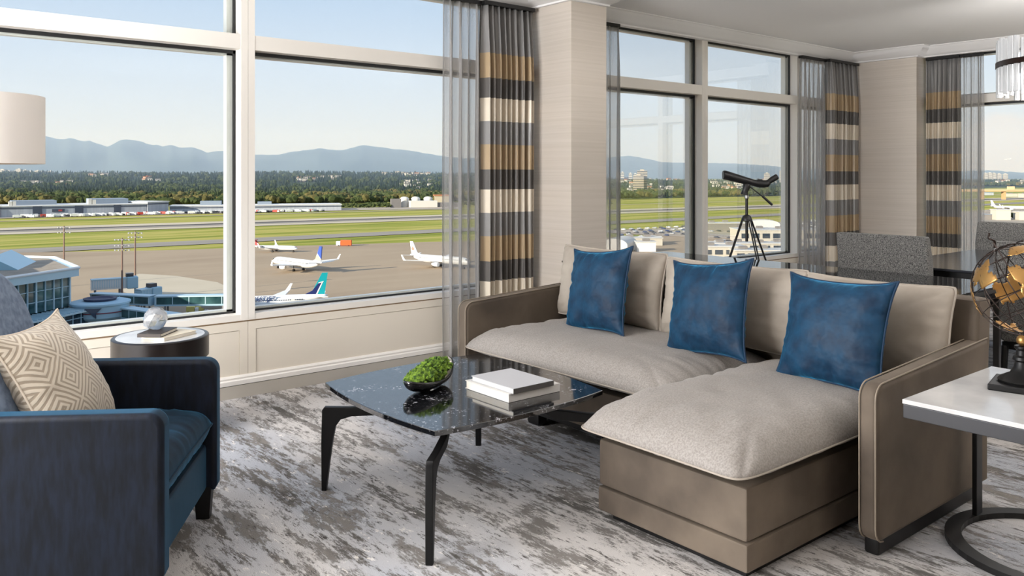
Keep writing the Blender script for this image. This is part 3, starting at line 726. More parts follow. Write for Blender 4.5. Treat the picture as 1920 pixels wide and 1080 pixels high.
# outer stand ring and finial rod
P = [GC+Matrix.Rotation(R(25), 4, 'Z') @ Vector(((GR+.008)*math.cos(t), 0, (GR+.008)*math.sin(t))) for t in [R(-90)+R(180)*j/30 for j in range(31)]]
obj('arc', tube(B(), P, .003, 6), M_wire, gl, smooth='all')
obj('axis_rod', cyl(B(), GC+tilt @ Vector((0, 0, -GR-.005)), GC+tilt @ Vector((0, 0, GR+.03)), .0025, seg=8), M_wire, gl)
obj('finial', tube(B(), [GC+tilt @ Vector((.006*math.sin(j*.9), .006*math.cos(j*.9), GR+.012+.0055*j)) for j in range(11)], .004, 6), M_wire, gl, smooth='all')
obj('stem', cyl(B(), (0, 0, .188), GC+Vector((0, 0, -GR+.002)), .004, seg=8), M_wire, gl)
def continent(lo0, la0, sx_, sy_, seed, n=10):
    bm = B(); V = {}
    def ins(u, v):
        r = math.hypot(u, v); a = math.atan2(v, u)
        return r < .62+.55*noise.noise(Vector((math.cos(a)*1.6, math.sin(a)*1.6, seed)))+.12*noise.noise(Vector((u*5, v*5, seed)))
    N_ = 26
    for i in range(N_+1):
        for j in range(N_+1):
            u = -1+2*i/N_; v = -1+2*j/N_
            lo_ = R(lo0+sx_*u); la = R(la0+sy_*v)
            V[i, j] = (u, v, GC+tilt @ Vector((GR*1.004*math.cos(la)*math.cos(lo_), GR*1.004*math.cos(la)*math.sin(lo_), GR*1.004*math.sin(la))))
    vv = {}
    for i in range(N_):
        for j in range(N_):
            if ins((V[i, j][0]+V[i+1, j][0])/2, (V[i, j][1]+V[i, j+1][1])/2):
                q = []
                for key in ((i, j), (i+1, j), (i+1, j+1), (i, j+1)):
                    if key not in vv: vv[key] = bm.verts.new(V[key][2])
                    q.append(vv[key])
                bm.faces.new(q)
    o = obj('continent', bm, M_gold, gl, smooth='all', sol=.0015)
for k, (lo_, la_, a_w, b_w) in enumerate(((150, 28, 34, 26), (196, -8, 20, 34), (100, 12, 22, 30), (235, 38, 42, 22), (20, 20, 40, 30), (-60, -20, 30, 26), (290, 30, 30, 24), (60, -35, 22, 18))):
    continent(lo_, la_, a_w, b_w, 3.7*k+1.3)

# ------------------------------------------------------------------ console behind the sofa
M_tglass = mat('smoked_glass', (20, 24, 28), .03, spec=.9)
M_steel = mat('brushed_steel', (150, 150, 150), .3, 1)
cs = thing('glass_console_table', 'dark glass topped console with steel edges behind the sofa', 'table', (4.4, 2.9, 0))
obj('glass_top', bx(3.86, 4.95, 1.72, 4.15, .748, .760, bev=.002), M_tglass, cs, world=True)
fb = B(); box(fb, 3.90, 4.90, 1.76, 1.79, .715, .747); box(fb, 3.90, 4.90, 4.08, 4.11, .715, .747); box(fb, 3.90, 3.93, 1.79, 4.08, .715, .747); box(fb, 4.87, 4.90, 1.79, 4.08, .715, .747)
obj('apron', fb, M_steel, cs, world=True)
for x, y in ((3.90, 1.76), (4.87, 1.76), (3.90, 4.08), (4.87, 4.08)): obj('leg', bx(x, x+.03, y, y+.03, 0, .715), M_steel, cs, world=True)

# ------------------------------------------------------------------ dining set
M_tweed = mat('grey_tweed', (96, 95, 94), .9, mott=(210, (36, 36, 37), (136, 134, 130), 3), bump=(300, .6, .002))
dt = thing('dining_table', 'dark polished dining table with a thick black edge', 'table', (6.3, 2.0, 0))
obj('tabletop', bx(5.47, 7.10, .75, 2.74, .735, .750, bev=.003), mat('polished_dark_top', (52, 54, 60), .12), dt, world=True)
obj('apron', bx(5.50, 7.07, .78, 2.71, .665, .734), M_black, dt, world=True)
for x, y in ((5.56, .84), (6.95, .84), (5.56, 2.60), (6.95, 2.60)): obj('leg', bx(x, x+.06, y, y+.06, 0, .665, bev=.004), M_black, dt, world=True)
def make_chair(label):
    """dining chair, origin on the floor below its back; it faces +x"""
    t = thing('dining_chair', label, 'chair', (0, 0, 0), 0, 'tweed dining chairs')
    P = [(-.045, .44), (.045, .44), (.03, .80), (-.02, .965), (-.075, .965), (-.055, .80)]
    bm = prism(B(), P, -.30, .30, .018, 'xz', 3); obj('backrest', bm, M_tweed, t, smooth=True)
    obj('seat', bx(-.03, .46, -.28, .28, .38, .47, bev=.03, seg=3), M_tweed, t, smooth=True)
    obj('seat_frame', bx(-.02, .44, -.26, .26, .34, .38), M_black, t)
    for x, y, lean in ((-.03, -.24, -.05), (-.03, .24, -.05), (.42, -.24, 0), (.42, .24, 0)):
        obj('leg', cyl(B(), (x, y, .36), (x+lean, y, 0), .020, .013, 8), M_black, t, smooth=True)
    return t
c0 = make_chair('grey tweed dining chair seen from behind, left of the others, back to the console')
c0.location = (5.27, 2.585, 0)
c1 = copy_tree(c0); c1.location = (5.27, 1.62, 0); c1['label'] = 'grey tweed dining chair half hidden behind the wire globe'
c2 = copy_tree(c0); c2.location = (7.27, 2.50, 0); c2.rotation_euler = (0, 0, math.pi); c2['label'] = 'grey tweed dining chair across the table, facing the camera by the far window'

# chandelier of glass rods
M_rod = mat('clear_glass_rod', (236, 238, 240), .12, spec=.8, bump=(60, .3, .003)); MATS['clear_glass_rod'].node_tree.nodes['Principled BSDF'].inputs['Transmission Weight'].default_value = .45
cd = thing('glass_rod_chandelier', 'drum chandelier of hanging glass rods with a dark middle band', 'chandelier', (6.20, 1.80, 1.88))
n = 48; rr = random.Random(3)
rod = cyl(B(), (0, 0, .0), (0, 0, .36), .017, seg=8); r0 = obj('glass_rod', rod, M_rod, cd, smooth=True)
for k in range(n):
    o = r0 if k == 0 else r0.copy()
    if k: C.objects.link(o); o.parent = cd
    a = 2*math.pi*k/n; o.location = (.415*math.cos(a), .415*math.sin(a), rr.uniform(-.02, .02)); o.rotation_euler = (0, 0, a)
obj('band', lathe(B(), [(.436, .185), (.436, .220), (.394, .220), (.394, .185), (.436, .185)], 64), mat('dark_bronze_band', (50, 34, 28), .35, .6), cd, smooth=True)
obj('ceiling_rod', cyl(B(), (0, 0, .22), (0, 0, .86), .01), M_bmetal, cd)
obj('canopy', lathe(B(), [(0, .87), (.07, .87), (.07, .85), (.06, .84), (0, .84)], 32), M_bmetal, cd, smooth=True)
cb = B()
for k in range(4):
    a = k*math.pi/4; cyl(cb, (.40*math.cos(a), .40*math.sin(a), .20), (-.40*math.cos(a), -.40*math.sin(a), .20), .005, seg=6)
obj('spokes', cb, M_bmetal, cd)

# ------------------------------------------------------------------ spotting scope on its tripod
tp = thing('spotting_scope', 'black spotting scope on a tripod, standing at the middle window', 'telescope', (5.50, 3.78, 0))
M_rub = mat('black_rubber', (18, 18, 19), .45, bump=(120, .15, .002)); M_scope = mat('scope_body', (20, 20, 22), .3)
RV = Vector((.7719, -.6357, 0))   # along the barrel
OV = Vector((5.50, 3.78, 0))
def SP(l, z): return OV+RV*l+Vector((0, 0, z))
obj('barrel', tube(B(), [SP(-.195, 1.351), SP(-.190, 1.351), SP(-.165, 1.345), SP(-.16, 1.344), SP(-.02, 1.305), SP(.05, 1.287), SP(.10, 1.275)], [.030, .036, .036, .0355, .0295, .026, .027], 24), M_scope, tp, smooth=True, world=True)
obj('prism_housing', tube(B(), [SP(.04, 1.288), SP(.07, 1.283), SP(.12, 1.279), SP(.150, 1.282), SP(.165, 1.292)], [.02, .028, .030, .028, .018], 20), M_rub, tp, smooth=True, world=True)
obj('eyepiece', tube(B(), [SP(.135, 1.277), SP(.175, 1.305), SP(.182, 1.310), SP(.225, 1.336), SP(.230, 1.339)], [.022, .020, .023, .023, .019], 20), M_rub, tp, smooth=True, world=True)
obj('focus_knob', cyl(B(), SP(.075, 1.310), SP(.110, 1.306), .010, seg=14), M_rub, tp, smooth=True, world=True)
obj('tripod_head', tube(B(), [SP(-.030, 1.195), SP(-.028, 1.205), SP(-.022, 1.225), SP(-.012, 1.258), SP(.002, 1.276)], [.030, .028, .024, .030, .022], 16), M_rub, tp, smooth=True, world=True)
obj('head_plate', bx(-.03, .03, -.02, .02, -.006, .006, mx=Matrix.Translation(SP(.0, 1.275)) @ Matrix.Rotation(R(-39.5), 4, 'Z')), M_rub, tp, world=True)
obj('pan_handle', tube(B(), [SP(.01, 1.262), SP(.11, 1.185), SP(.111, 1.184), SP(.12, 1.178), SP(.185, 1.120), SP(.190, 1.114)], [.0045, .0045, .008, .0095, .0105, .006], 10), M_rub, tp, smooth=True, world=True)
obj('centre_column', tube(B(), [SP(-.010, .83), SP(-.010, 1.198)], .011, 12), M_bmetal, tp, smooth=True, world=True)
obj('collar', lathe(B(), [(.016, 1.165), (.018, 1.17), (.016, 1.19), (.012, 1.192)], 16, OV.x-.0077, OV.y+.0064), M_steel, tp, smooth=True, world=True, label='silver collar')
obj('shoulder', lathe(B(), [(.012, .985), (.040, .99), (.042, 1.005), (.03, 1.03), (.014, 1.04)], 16, OV.x-.0077, OV.y+.0064), M_rub, tp, smooth=True, world=True)
for ang in (180-39.5+8, -39.5-4, -39.5-70):
    d = Vector((math.cos(R(ang)), math.sin(R(ang)), 0)); o_ = OV-RV*.01
    side = Vector((-d.y, d.x, 0))
    lb = B()
    for s in (-1, 1): cyl(lb, o_+d*.035+side*.009*s+Vector((0, 0, 1.0)), o_+d*.24+side*.009*s+Vector((0, 0, .42)), .0055, seg=8)
    lo_ = obj('leg', lb, M_bmetal, tp, smooth=True, world=True)
    obj('lower_leg', cyl(B(), o_+d*.225+Vector((0, 0, .46)), o_+d*.385+Vector((0, 0, .01)), .0075, seg=8), M_bmetal, lo_, smooth=True, world=True)
    obj('rubber_foot', cyl(B(), o_+d*.382+Vector((0, 0, .02)), o_+d*.389+Vector((0, 0, 0)), .012, seg=10), M_rub, lo_, world=True)
#@@EXTERIOR
# ------------------------------------------------------------------ outside: the airport below the room
G = -43.65
FW = Vector((.63571, .77193, 0)); RT = Vector((.77193, -.63571, 0))
def far(l, d, z=0):   # l metres right of and d metres ahead of the room, z metres above the airfield
    p = FW*d+RT*l; return Vector((p.x, p.y, G+z))
def ground(px, py, z=0):  # where the line of sight meets height z above the airfield
    d = 1540*(1.35-G-z)/(py-328); return far((px-960)/1540*d, d, z)
def field_mat(name, cols, scale, rough=.95):
    m = bpy.data.materials.new(name); m.use_nodes = True; N, L = nt(m.node_tree); b = N['Principled BSDF']; b.inputs['Roughness'].default_value = rough; b.inputs['Specular IOR Level'].default_value = .1
    tc = N.new('ShaderNodeTexCoord'); mp = N.new('ShaderNodeMapping'); mp.inputs['Scale'].default_value = scale; mp.inputs['Rotation'].default_value = (0, 0, R(6)); L.new(tc.outputs['Object'], mp.inputs[0])
    n = N.new('ShaderNodeTexNoise'); n.inputs['Scale'].default_value = 1; n.inputs['Detail'].default_value = 6; n.inputs['Roughness'].default_value = .6; L.new(mp.outputs[0], n.inputs[0])
    r = N.new('ShaderNodeValToRGB'); L.new(n.outputs[0], r.inputs[0]); e = r.color_ramp.elements
    k = len(cols); e[0].position = .32; e[0].color = lin(cols[0]); e[1].position = .68; e[1].color = lin(cols[-1])
    for i in range(1, k-1): q = e.new(.32+.36*i/(k-1)); q.color = lin(cols[i])
    L.new(r.outputs[0], b.inputs['Base Color']); return m
M_grass = field_mat('mown_airfield_grass', [(116, 124, 48), (140, 144, 60), (176, 164, 92), (128, 138, 54)], (.004, .045, .01))
M_tarmac = field_mat('apron_concrete', [(150, 132, 112), (166, 148, 126), (158, 140, 119)], (.006, .02, .01), .9)
M_lightconc = field_mat('light_concrete', [(184, 172, 152), (196, 184, 164)], (.02, .02, .01))
M_asph = field_mat('taxiway_asphalt', [(140, 134, 126), (156, 148, 138)], (.003, .08, .01))
M_dark = field_mat('dark_asphalt', [(74, 72, 72), (92, 88, 86)], (.01, .1, .01))
M_lot = field_mat('lot_asphalt', [(150, 142, 132), (176, 164, 148), (160, 140, 124)], (.02, .03, .01))
def patch(name, pts, z, m, kind='structure', **k):
    bm = B(); bm.faces.new([bm.verts.new((x, y, G+z)) for x, y in pts]); o = obj(name, bm, m); o['kind'] = kind; return o
def flat_box(name, pts, z, m): return patch(name, pts, z, m)
bm = B(); bmesh.ops.create_grid(bm, x_segments=60, y_segments=60, size=9000, matrix=Matrix.Translation((3000, 3000, G-.3))); struct('ground_airfield_grass', bm, M_grass)
def strip(name, x0, y0, x1, y1, wd, z, m):
    a = Vector((x0, y0)); b = Vector((x1, y1)); n_ = (b-a).normalized(); n_ = Vector((-n_.y, n_.x))*wd/2
    return patch(name, [tuple(a-n_), tuple(b-n_), tuple(b+n_), tuple(a+n_)], z, m)
strip('ground_runway_shoulder', -900, 876, 2600, 500, 92, .02, M_lightconc)
strip('ground_runway', -900, 872, 2600, 496, 34, .10, M_asph)
strip('ground_runway_dark_strip', -900, 880, 2600, 504, 13, .18, M_dark)
strip('ground_taxiway', -600, 590, 2600, 452, 34, .05, M_asph)
strip('ground_service_road', -600, 1000, 2600, 700, 9, .05, M_lightconc)
patch('ground_apron', [(-500, 575), (60, 560), (150, 510), (215, 492), (330, 452), (470, 398), (520, 300), (420, 150), (300, -40), (-500, -40)], .12, M_tarmac)
patch('ground_apron_slab', [tuple(ground(*p)[:2]) for p in ((262, 514), (330, 518), (408, 530), (440, 545), (440, 553), (250, 556), (190, 530))], .2, M_lightconc)
patch('ground_car_lot', [(470, 398), tuple(ground(1090, 434)[:2]), tuple(ground(1160, 431)[:2]), tuple(ground(1300, 425)[:2]), tuple(ground(1480, 415)[:2]), (2600, 380), (2600, -300), (300, -300), (380, 200)], .09, M_lot)
patch('ground_hangar_yard', [(-700, 985), (140, 990), (320, 965), (520, 930), (640, 890), (700, 960), (560, 1010), (300, 1060), (-700, 1090)], .07, M_lot)

# --- wooded hill, mountains
M_forestfloor = field_mat('forest_floor', [(38, 52, 30), (56, 70, 38), (74, 82, 46)], (.01, .01, .01))
def hill_z(d, l):
    t = max(0, min(1, (d-1500)/2600)); t = t*t*(3-2*t)
    side = max(0, min(1, (900-l)/1500)); amp = 46*(.22+.78*side)
    return t*amp+6*noise.noise(Vector((l*.0015, d*.0015, 0)))*t
def forest_edge(l_over_d):   # distance at which the trees begin, by bearing
    P = ((-.7, 1150), (-.62, 1190), (-.345, 1175), (-.22, 1250), (-.09, 1340), (.13, 1500), (.22, 1590), (.33, 1730), (.6, 2900), (.8, 2900))
    for (a, da), (b, db) in zip(P, P[1:]):
        if a <= l_over_d <= b: return da+(db-da)*(l_over_d-a)/(b-a)
    return 1150 if l_over_d < 0 else 2900
bm = B(); rows = []
for j in range(46):
    row = []
    for i in range(90):
        r_ = -.95+1.95*i/89; e_ = forest_edge(r_)+6; d = e_+(5200-e_)*j/45; l = r_*d; row.append(bm.verts.new(far(l, d, hill_z(d, l)+.05 if j else -1)))
    rows.append(row)
for a, b in zip(rows, rows[1:]):
    for i in range(89): bm.faces.new((a[i], a[i+1], b[i+1], b[i]))
hf = struct('ground_wooded_hill', bm, M_forestfloor)
M_mount = mat('hazy_mountain_forest', (66, 84, 96), .95, spec=.05)  # forest colour with the blue of the haze mixed in
RIDGE = [(-500, 262), (-300, 240), (-100, 256), (0, 246), (40, 255), (73, 250), (95, 258), (113, 261), (131, 257), (153, 264), (168, 263), (183, 269), (202, 276), (220, 266), (229, 262), (244, 263), (260, 264), (275, 269), (306, 273), (321, 270), (339, 276), (360, 275), (376, 281), (388, 286), (428, 283), (455, 292), (480, 289), (520, 290), (560, 283), (600, 278), (640, 281), (680, 270), (720, 274), (760, 281), (800, 288), (840, 294), (950, 299), (1060, 300), (1130, 298), (1157, 294), (1180, 292), (1215, 297), (1240, 303), (1280, 305), (1340, 306), (1400, 306), (1440, 310), (1500, 316), (1600, 319), (1800, 320), (1860, 319), (1920, 323), (2100, 322), (2500, 318)]
def ridge(name, D, dy, depth, seed, m):
    bm = B(); rows = []; n = 700
    def ry(x):
        for (a, ya), (b, yb) in zip(RIDGE, RIDGE[1:]):
            if a <= x <= b: return ya+(yb-ya)*(x-a)/(b-a)
        return 300
    for j in range(13):
        t = j/12; row = []
        for i in range(n+1):
            x = -480+2960*i/n
            h = (328-(ry(x)+dy))/1540*D+44; h = max(h, 20)
            hh = h*(t**.8) if t < 1 else h
            hh += (noise.fractal(Vector((x*.012, t*2.2, seed)), .9, 2.1, 6))*h*.16*(t*(1.25-t))
            hh += noise.noise(Vector((x*.11, t*4, seed)))*D*.0009*t
            d = D-depth*(1-t)+depth*.25*noise.noise(Vector((x*.009, seed, t*2)))
            row.append(bm.verts.new(far((x-960)/1540*d, d, hh-2)))
        rows.append(row)
    back = [bm.verts.new(far((-480+2960*i/n-960)/1540*(D+800), D+800, 0)) for i in range(n+1)]
    rows.append(back)
    for a, b in zip(rows, rows[1:]):
        for i in range(n): bm.faces.new((a[i], a[i+1], b[i+1], b[i]))
    struct(name, bm, m, smooth='all')
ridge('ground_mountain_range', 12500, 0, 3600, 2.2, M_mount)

# --- haze of the damp air between the airfield and the mountains
hz = bpy.data.materials.new('valley_haze'); hz.use_nodes = True; N, L = nt(hz.node_tree); N.clear()
o_ = N.new('ShaderNodeOutputMaterial'); vsn = N.new('ShaderNodeVolumeScatter'); vsn.inputs['Color'].default_value = (.50, .69, 1, 1); vsn.inputs['Density'].default_value = 1/9000; vsn.inputs['Anisotropy'].default_value = .0
L.new(vsn.outputs[0], o_.inputs['Volume'])
bm = B(); ln_ = []
hp = [far(-12000, 1300), far(-2300, 1300), far(2600, 1300), far(9500, 1300), far(14000, 15500), far(-14000, 15500)]
lo = [bm.verts.new((p.x, p.y, G-60)) for p in hp]; hi = [bm.verts.new((p.x, p.y, G+800)) for p in hp]
bm.faces.new(lo); bm.faces.new(hi)
for i in range(6): bm.faces.new((lo[i], lo[(i+1) % 6], hi[(i+1) % 6], hi[i]))
hzo = obj('valley_haze', bm, hz); props(hzo, 'thin bluish haze lying in front of the far mountains', 'haze', kind='stuff')
hz.cycles.homogeneous_volume = True

# --- trees
def leaf(name, a, b): return mat(name, a, .95, spec=.05, mott=(.25, a, b, 2))
TM = [leaf('dark_conifer_foliage', (30, 40, 30), (46, 58, 42)), leaf('broadleaf_foliage', (50, 60, 36), (76, 84, 50)), leaf('olive_foliage', (80, 78, 48), (104, 96, 60))]
def crown_verts(kind, rnd):
    """list of verts, faces for a small lumpy crown 1 unit tall"""
    bm = B()
    if kind == 0:
        for z0, z1, r in ((.08, .62, .26), (.32, .84, .2), (.58, 1, .13)):
            k = 7; base = [bm.verts.new((r*math.cos(2*math.pi*i/k)*rnd.uniform(.8, 1.2), r*math.sin(2*math.pi*i/k)*rnd.uniform(.8, 1.2), z0+rnd.uniform(-.02, .02))) for i in range(k)]
            tip = bm.verts.new((0, 0, z1))
            for i in range(k): bm.faces.new((base[i], base[(i+1) % k], tip))
            bm.faces.new(base)
    else:
        for c in range(3):
            r = rnd.uniform(.24, .36); q = bmesh.ops.create_icosphere(bm, subdivisions=1, radius=r, matrix=Matrix.Translation((rnd.uniform(-.2, .2), rnd.uniform(-.2, .2), rnd.uniform(.42, .68))))
            for v in q['verts']: v.co += Vector((rnd.uniform(-1, 1), rnd.uniform(-1, 1), rnd.uniform(-1, 1)))*.05
    V = [v.co.copy() for v in bm.verts]; bm.verts.index_update(); F = [[v.index for v in f.verts] for f in bm.faces]; bm.free(); return V, F
rnd = random.Random(99); SHAPES = [[crown_verts(k, rnd) for _ in range(5)] for k in range(2)]
tree_protos = []
for k in range(3):
    V, F = SHAPES[0 if k == 0 else 1][k]; me = bpy.data.meshes.new('tree_crown'); me.from_pydata(V, [], F); me.materials.append(TM[k])
    bmt = B(); cyl(bmt, (0, 0, -.04), (0, 0, .45), .03, .015, 6); mt = bpy.data.meshes.new('trunk'); bmt.to_mesh(mt); bmt.free(); mt.materials.append(mat('tree_bark', (70, 58, 46), .9))
    tree_protos.append((me, mt))
KN = ['dark pointed conifer in the row at the airfield edge', 'round green broadleaf tree in the row at the airfield edge', 'olive brown tree in the row at the airfield edge']
count = 0
for i in range(290):
    s = -.60+.93*i/289 if i < 240 else rnd.uniform(-.6, .33)
    d = forest_edge(s)+(rnd.uniform(0, 26) if i < 240 else rnd.uniform(30, 60)); l = s*d
    k = rnd.choices((0, 1, 2), (2, 5, 3))[0]; h = rnd.uniform(11, 19)
    p = far(l, d, hill_z(d, l))
    o = bpy.data.objects.new(('conifer', 'broadleaf_tree', 'olive_tree')[k], tree_protos[k][0]); C.objects.link(o); o.location = p
    wd_ = h*rnd.uniform(.9, 1.3); o.scale = (wd_, wd_, h); o.rotation_euler = (0, 0, rnd.uniform(0, 6))
    wh = ('behind the left part of the long hangar', 'behind the cargo shed and low cargo building', 'above the grass bank in the wide window', 'behind the white works building', 'beyond the grass in the middle window')[0 if s < -.47 else 1 if s < -.24 else 2 if s < -.14 else 3 if s < 0 else 4]
    props(o, ('dark pointed conifer ', 'round green broadleaf tree ', 'olive brown tree ')[k]+wh, 'tree', ('conifers ', 'broadleaf trees ', 'olive brown trees ')[k]+wh)
# the forest beyond: nobody could count it
def tree_mass(name, label, spots, ms):
    V = []; F = []; MI = []
    for mi, sub in enumerate(spots):
        for (p, h, kind) in sub:
            v_, f_ = SHAPES[kind][rnd.randrange(5)]; a = rnd.uniform(0, 6.3); c, s = math.cos(a), math.sin(a); wd_ = h*rnd.uniform(.85, 1.25); b0 = len(V)
            V += [(p.x+wd_*(v.x*c-v.y*s), p.y+wd_*(v.x*s+v.y*c), p.z+h*v.z) for v in v_]; F += [[b0+j for j in f] for f in f_]; MI += [mi]*len(f_)
    me = bpy.data.meshes.new(name); me.from_pydata(V, [], F)
    for m in ms: me.materials.append(m)
    me.polygons.foreach_set('material_index', MI)
    o = bpy.data.objects.new(name, me); C.objects.link(o)
    props(o, label, 'forest', kind='stuff')
sp = [[], [], []]
clear = lambda l, d: noise.noise(Vector((l*.004, d*.004, 5))) > .42
for _ in range(17000):
    s = rnd.uniform(-.66, .68); u = rnd.random(); e = forest_edge(s)+40; d = e*((4300/e)**(u**1.05)); l = s*d
    if clear(l, d): continue
    nn_ = noise.noise(Vector((l*.006, d*.006, 1)))+rnd.uniform(-.35, .35)
    front = d < forest_edge(s)+420
    k = (1 if nn_ < .1 else 2 if nn_ > .3 else 0) if front else (0 if nn_ < .25 else 1)
    h = rnd.uniform(11, 21)*(1.15 if d > 2600 else 1)*(1 if s < .1 else .8)
    sp[k].append((far(l, d, hill_z(d, l)-1), h, 0 if k == 0 else 1))
tree_mass('mixed_forest', 'dense forest of dark conifers and green and olive broadleaf trees on the far hill', sp, TM)
hp_ = []
for i in range(420):   # low scrub bank right of the hangars
    x = rnd.choice((rnd.uniform(628, 738), rnd.uniform(850, 1150))); t = rnd.random(); y = 391-(x-628)*.014-t*5
    hp_.append((ground(x, y), rnd.uniform(2.5, 6), 1))
tree_mass('scrub_bank', 'low green scrub bank between the runway and the woods', [hp_], [TM[1]])

# --- houses and towers on the hill
M_housew = mat('white_house_wall', (206, 202, 194), .8); M_houseb = mat('beige_house_wall', (180, 168, 150), .8); M_roofg = mat('grey_roof', (120, 116, 114), .8); M_roofr = mat('orange_roof', (168, 110, 80), .8); M_win = mat('dark_window', (52, 62, 74), .2)
def house_mesh(w_, d_, h_, roof):
    bm = B(); box(bm, -w_/2, w_/2, -d_/2, d_/2, 0, h_)
    for k in range(3): box(bm, -w_*.36+k*w_*.3, -w_*.2+k*w_*.3, -d_/2-.05, -d_/2, h_*.4, h_*.75, mi=1)
    return bm, prism(B(), [(-w_/2-.5, h_), (w_/2+.5, h_), (w_/2-1, h_+3), (-w_/2+1, h_+3)], -d_/2-.5, d_/2+.5, 0, 'xz')
hm = []
for (w_, d_, h_, wm, rm) in ((15, 10, 6, M_housew, M_roofg), (22, 11, 8, M_housew, M_roofg), (17, 11, 7, M_houseb, M_roofr)):
    a, b = house_mesh(w_, d_, h_, rm); oa = obj('house', a, [wm, M_win]); ob_ = obj('roof', b, rm, oa); hm.append(oa)
first = [True]*3
HL = ['white house with grey roof among the trees on the far hill', 'long white house with grey roof among the trees on the far hill', 'beige house with orange roof among the trees on the far hill']
HG = ['white houses on the wooded hill', 'long white houses on the wooded hill', 'beige houses on the wooded hill']
clusters = [(160, 230, 326, 332, 14), (20, 140, 342, 349, 12), (270, 300, 334, 340, 5), (560, 640, 333, 340, 16), (715, 822, 322, 332, 26), (740, 822, 340, 356, 12), (1157, 1180, 338, 345, 8), (1180, 1260, 344, 362, 26), (1150, 1290, 330, 340, 10), (1336, 1400, 344, 360, 24), (1400, 1475, 334, 345, 16), (1844, 1920, 340, 346, 12)]
for x0, x1, y0, y1, n in clusters:
    for _ in range(n):
        x = rnd.uniform(x0, x1); y = rnd.uniform(y0, y1); s = (x-960)/1540
        # walk the line of sight down to the hill
        d = forest_edge(s)
        while d < 4400 and (1.35-G-hill_z(d, s*d))/d*1540 > y-328+3.2: d += 30
        if d < forest_edge(s)+30: d = forest_edge(s)+80
        k = rnd.choices((0, 1, 2), (4, 4, 2))[0]; base = hm[k]
        if first[k]: o = base; first[k] = False
        else: o = copy_tree(base)
        o.location = far(s*d, d, hill_z(d, s*d)+rnd.uniform(5, 9)); o.rotation_euler = (0, 0, R(rnd.uniform(-60, 0))); z_ = rnd.uniform(.5, .8)*(1.3 if d > 2500 else 1); o.scale = (z_, z_, z_)
        wh = {160: 'on the hill above the hangars', 20: 'among trees at the far left', 270: 'above the cargo building', 560: 'in the middle of the wide window', 715: 'on the hilltop beside the sheer curtain', 740: 'above the white works building', 1157: 'left of the stepped tower', 1180: 'at the foot of the stepped tower', 1150: 'on the skyline of the middle window', 1336: 'beneath the scope barrel', 1400: 'on the skyline beside the eyepiece', 1844: 'beyond the overpass'}[x0]
        props(o, ('white house with grey roof ', 'long white house with grey roof ', 'beige house with orange roof ')[k]+wh, 'house', ('white houses ', 'long white houses ', 'orange roofed houses ')[k]+wh)
        st_ = bx(-7, 7, -4, 4, -12, 0); f_ = obj('foundation', st_, M_roofg, o)
def tower(name, label, x, ytop, d, w_, m, floors, base_z=0, group=None, depth=None, rot=None):
    """a high block with bands of windows; ytop fixes its real height at distance d"""
    h = 1.35-G-(ytop-328)/1540*d-base_z; dp = depth or w_*.8
    t = thing(name, label, 'building', far((x-960)/1540*d, d, base_z), R(-39 if rot is None else rot), group)
    bm = B(); box(bm, -w_/2, w_/2, -dp/2, dp/2, -10, h); obj('walls', bm, m, t)
    wb = B(); fh = h/floors
    for k in range(floors):
        box(wb, -w_/2-.12, w_/2+.12, -dp/2-.12, dp/2+.12, fh*(k+.35), fh*(k+.75))
    o = obj('window_bands', wb, M_win, t); 
    obj('roof_plant', bx(-w_/5, w_/5, -dp/5, dp/5, h, h+3), m, t); return t
TW = [('far left tower', 5, 318, 4200, 34), ('', 16, 320, 4290, 24), ('', 36, 317, 4300, 26), ('', 48, 319, 4400, 26), ('', 58, 321, 4480, 22), ('', 71, 320, 4200, 24), ('', 80, 321, 4290, 20), ('', 95, 321, 4300, 24), ('', 27, 321, 4500, 22)]
for (_, x, y, d, w_) in TW: tower('residential_tower', 'pale residential tower on the skyline at the left, under the lampshade', x, y, d, w_, M_housew, 12, hill_z(4200, -2500)-5, 'towers on the left skyline')
tower('apartment_tower', 'tall beige stepped tower above the trees, behind the left pane of the middle window', 1204, 320, 1900, 21, M_houseb, 14, 0)
tower('apartment_tower', 'lower beige wing beside the stepped tower in the middle window', 1197, 329, 1890, 22, M_houseb, 11, 0)
for x, y in ((1158, 324), (1167, 323), (1182, 325), (1191, 326)): tower('hillside_block', 'small pale block on the skyline left of the stepped tower', x, y, 3200, 12, M_housew, 8, 0, 'pale blocks left of the stepped tower')
tower('office_tower', 'white high-rise on the skyline seen just below the eyepiece', 1438, 325, 3000, 17, M_housew, 14, 0)
tower('office_tower', 'white high-rise at the right edge of the middle window behind the eyepiece', 1466, 320, 3000, 14, M_housew, 16, 0)
for k, (x, y, w_) in enumerate(((1848, 325, 18), (1856, 324, 20), (1864, 325, 18), (1873, 326, 20), (1885, 326, 20))): tower('skyline_tower', 'pale tower on the skyline of the far right window', x, y, 4400, w_, M_housew, 10, 0, 'towers in the far right window')

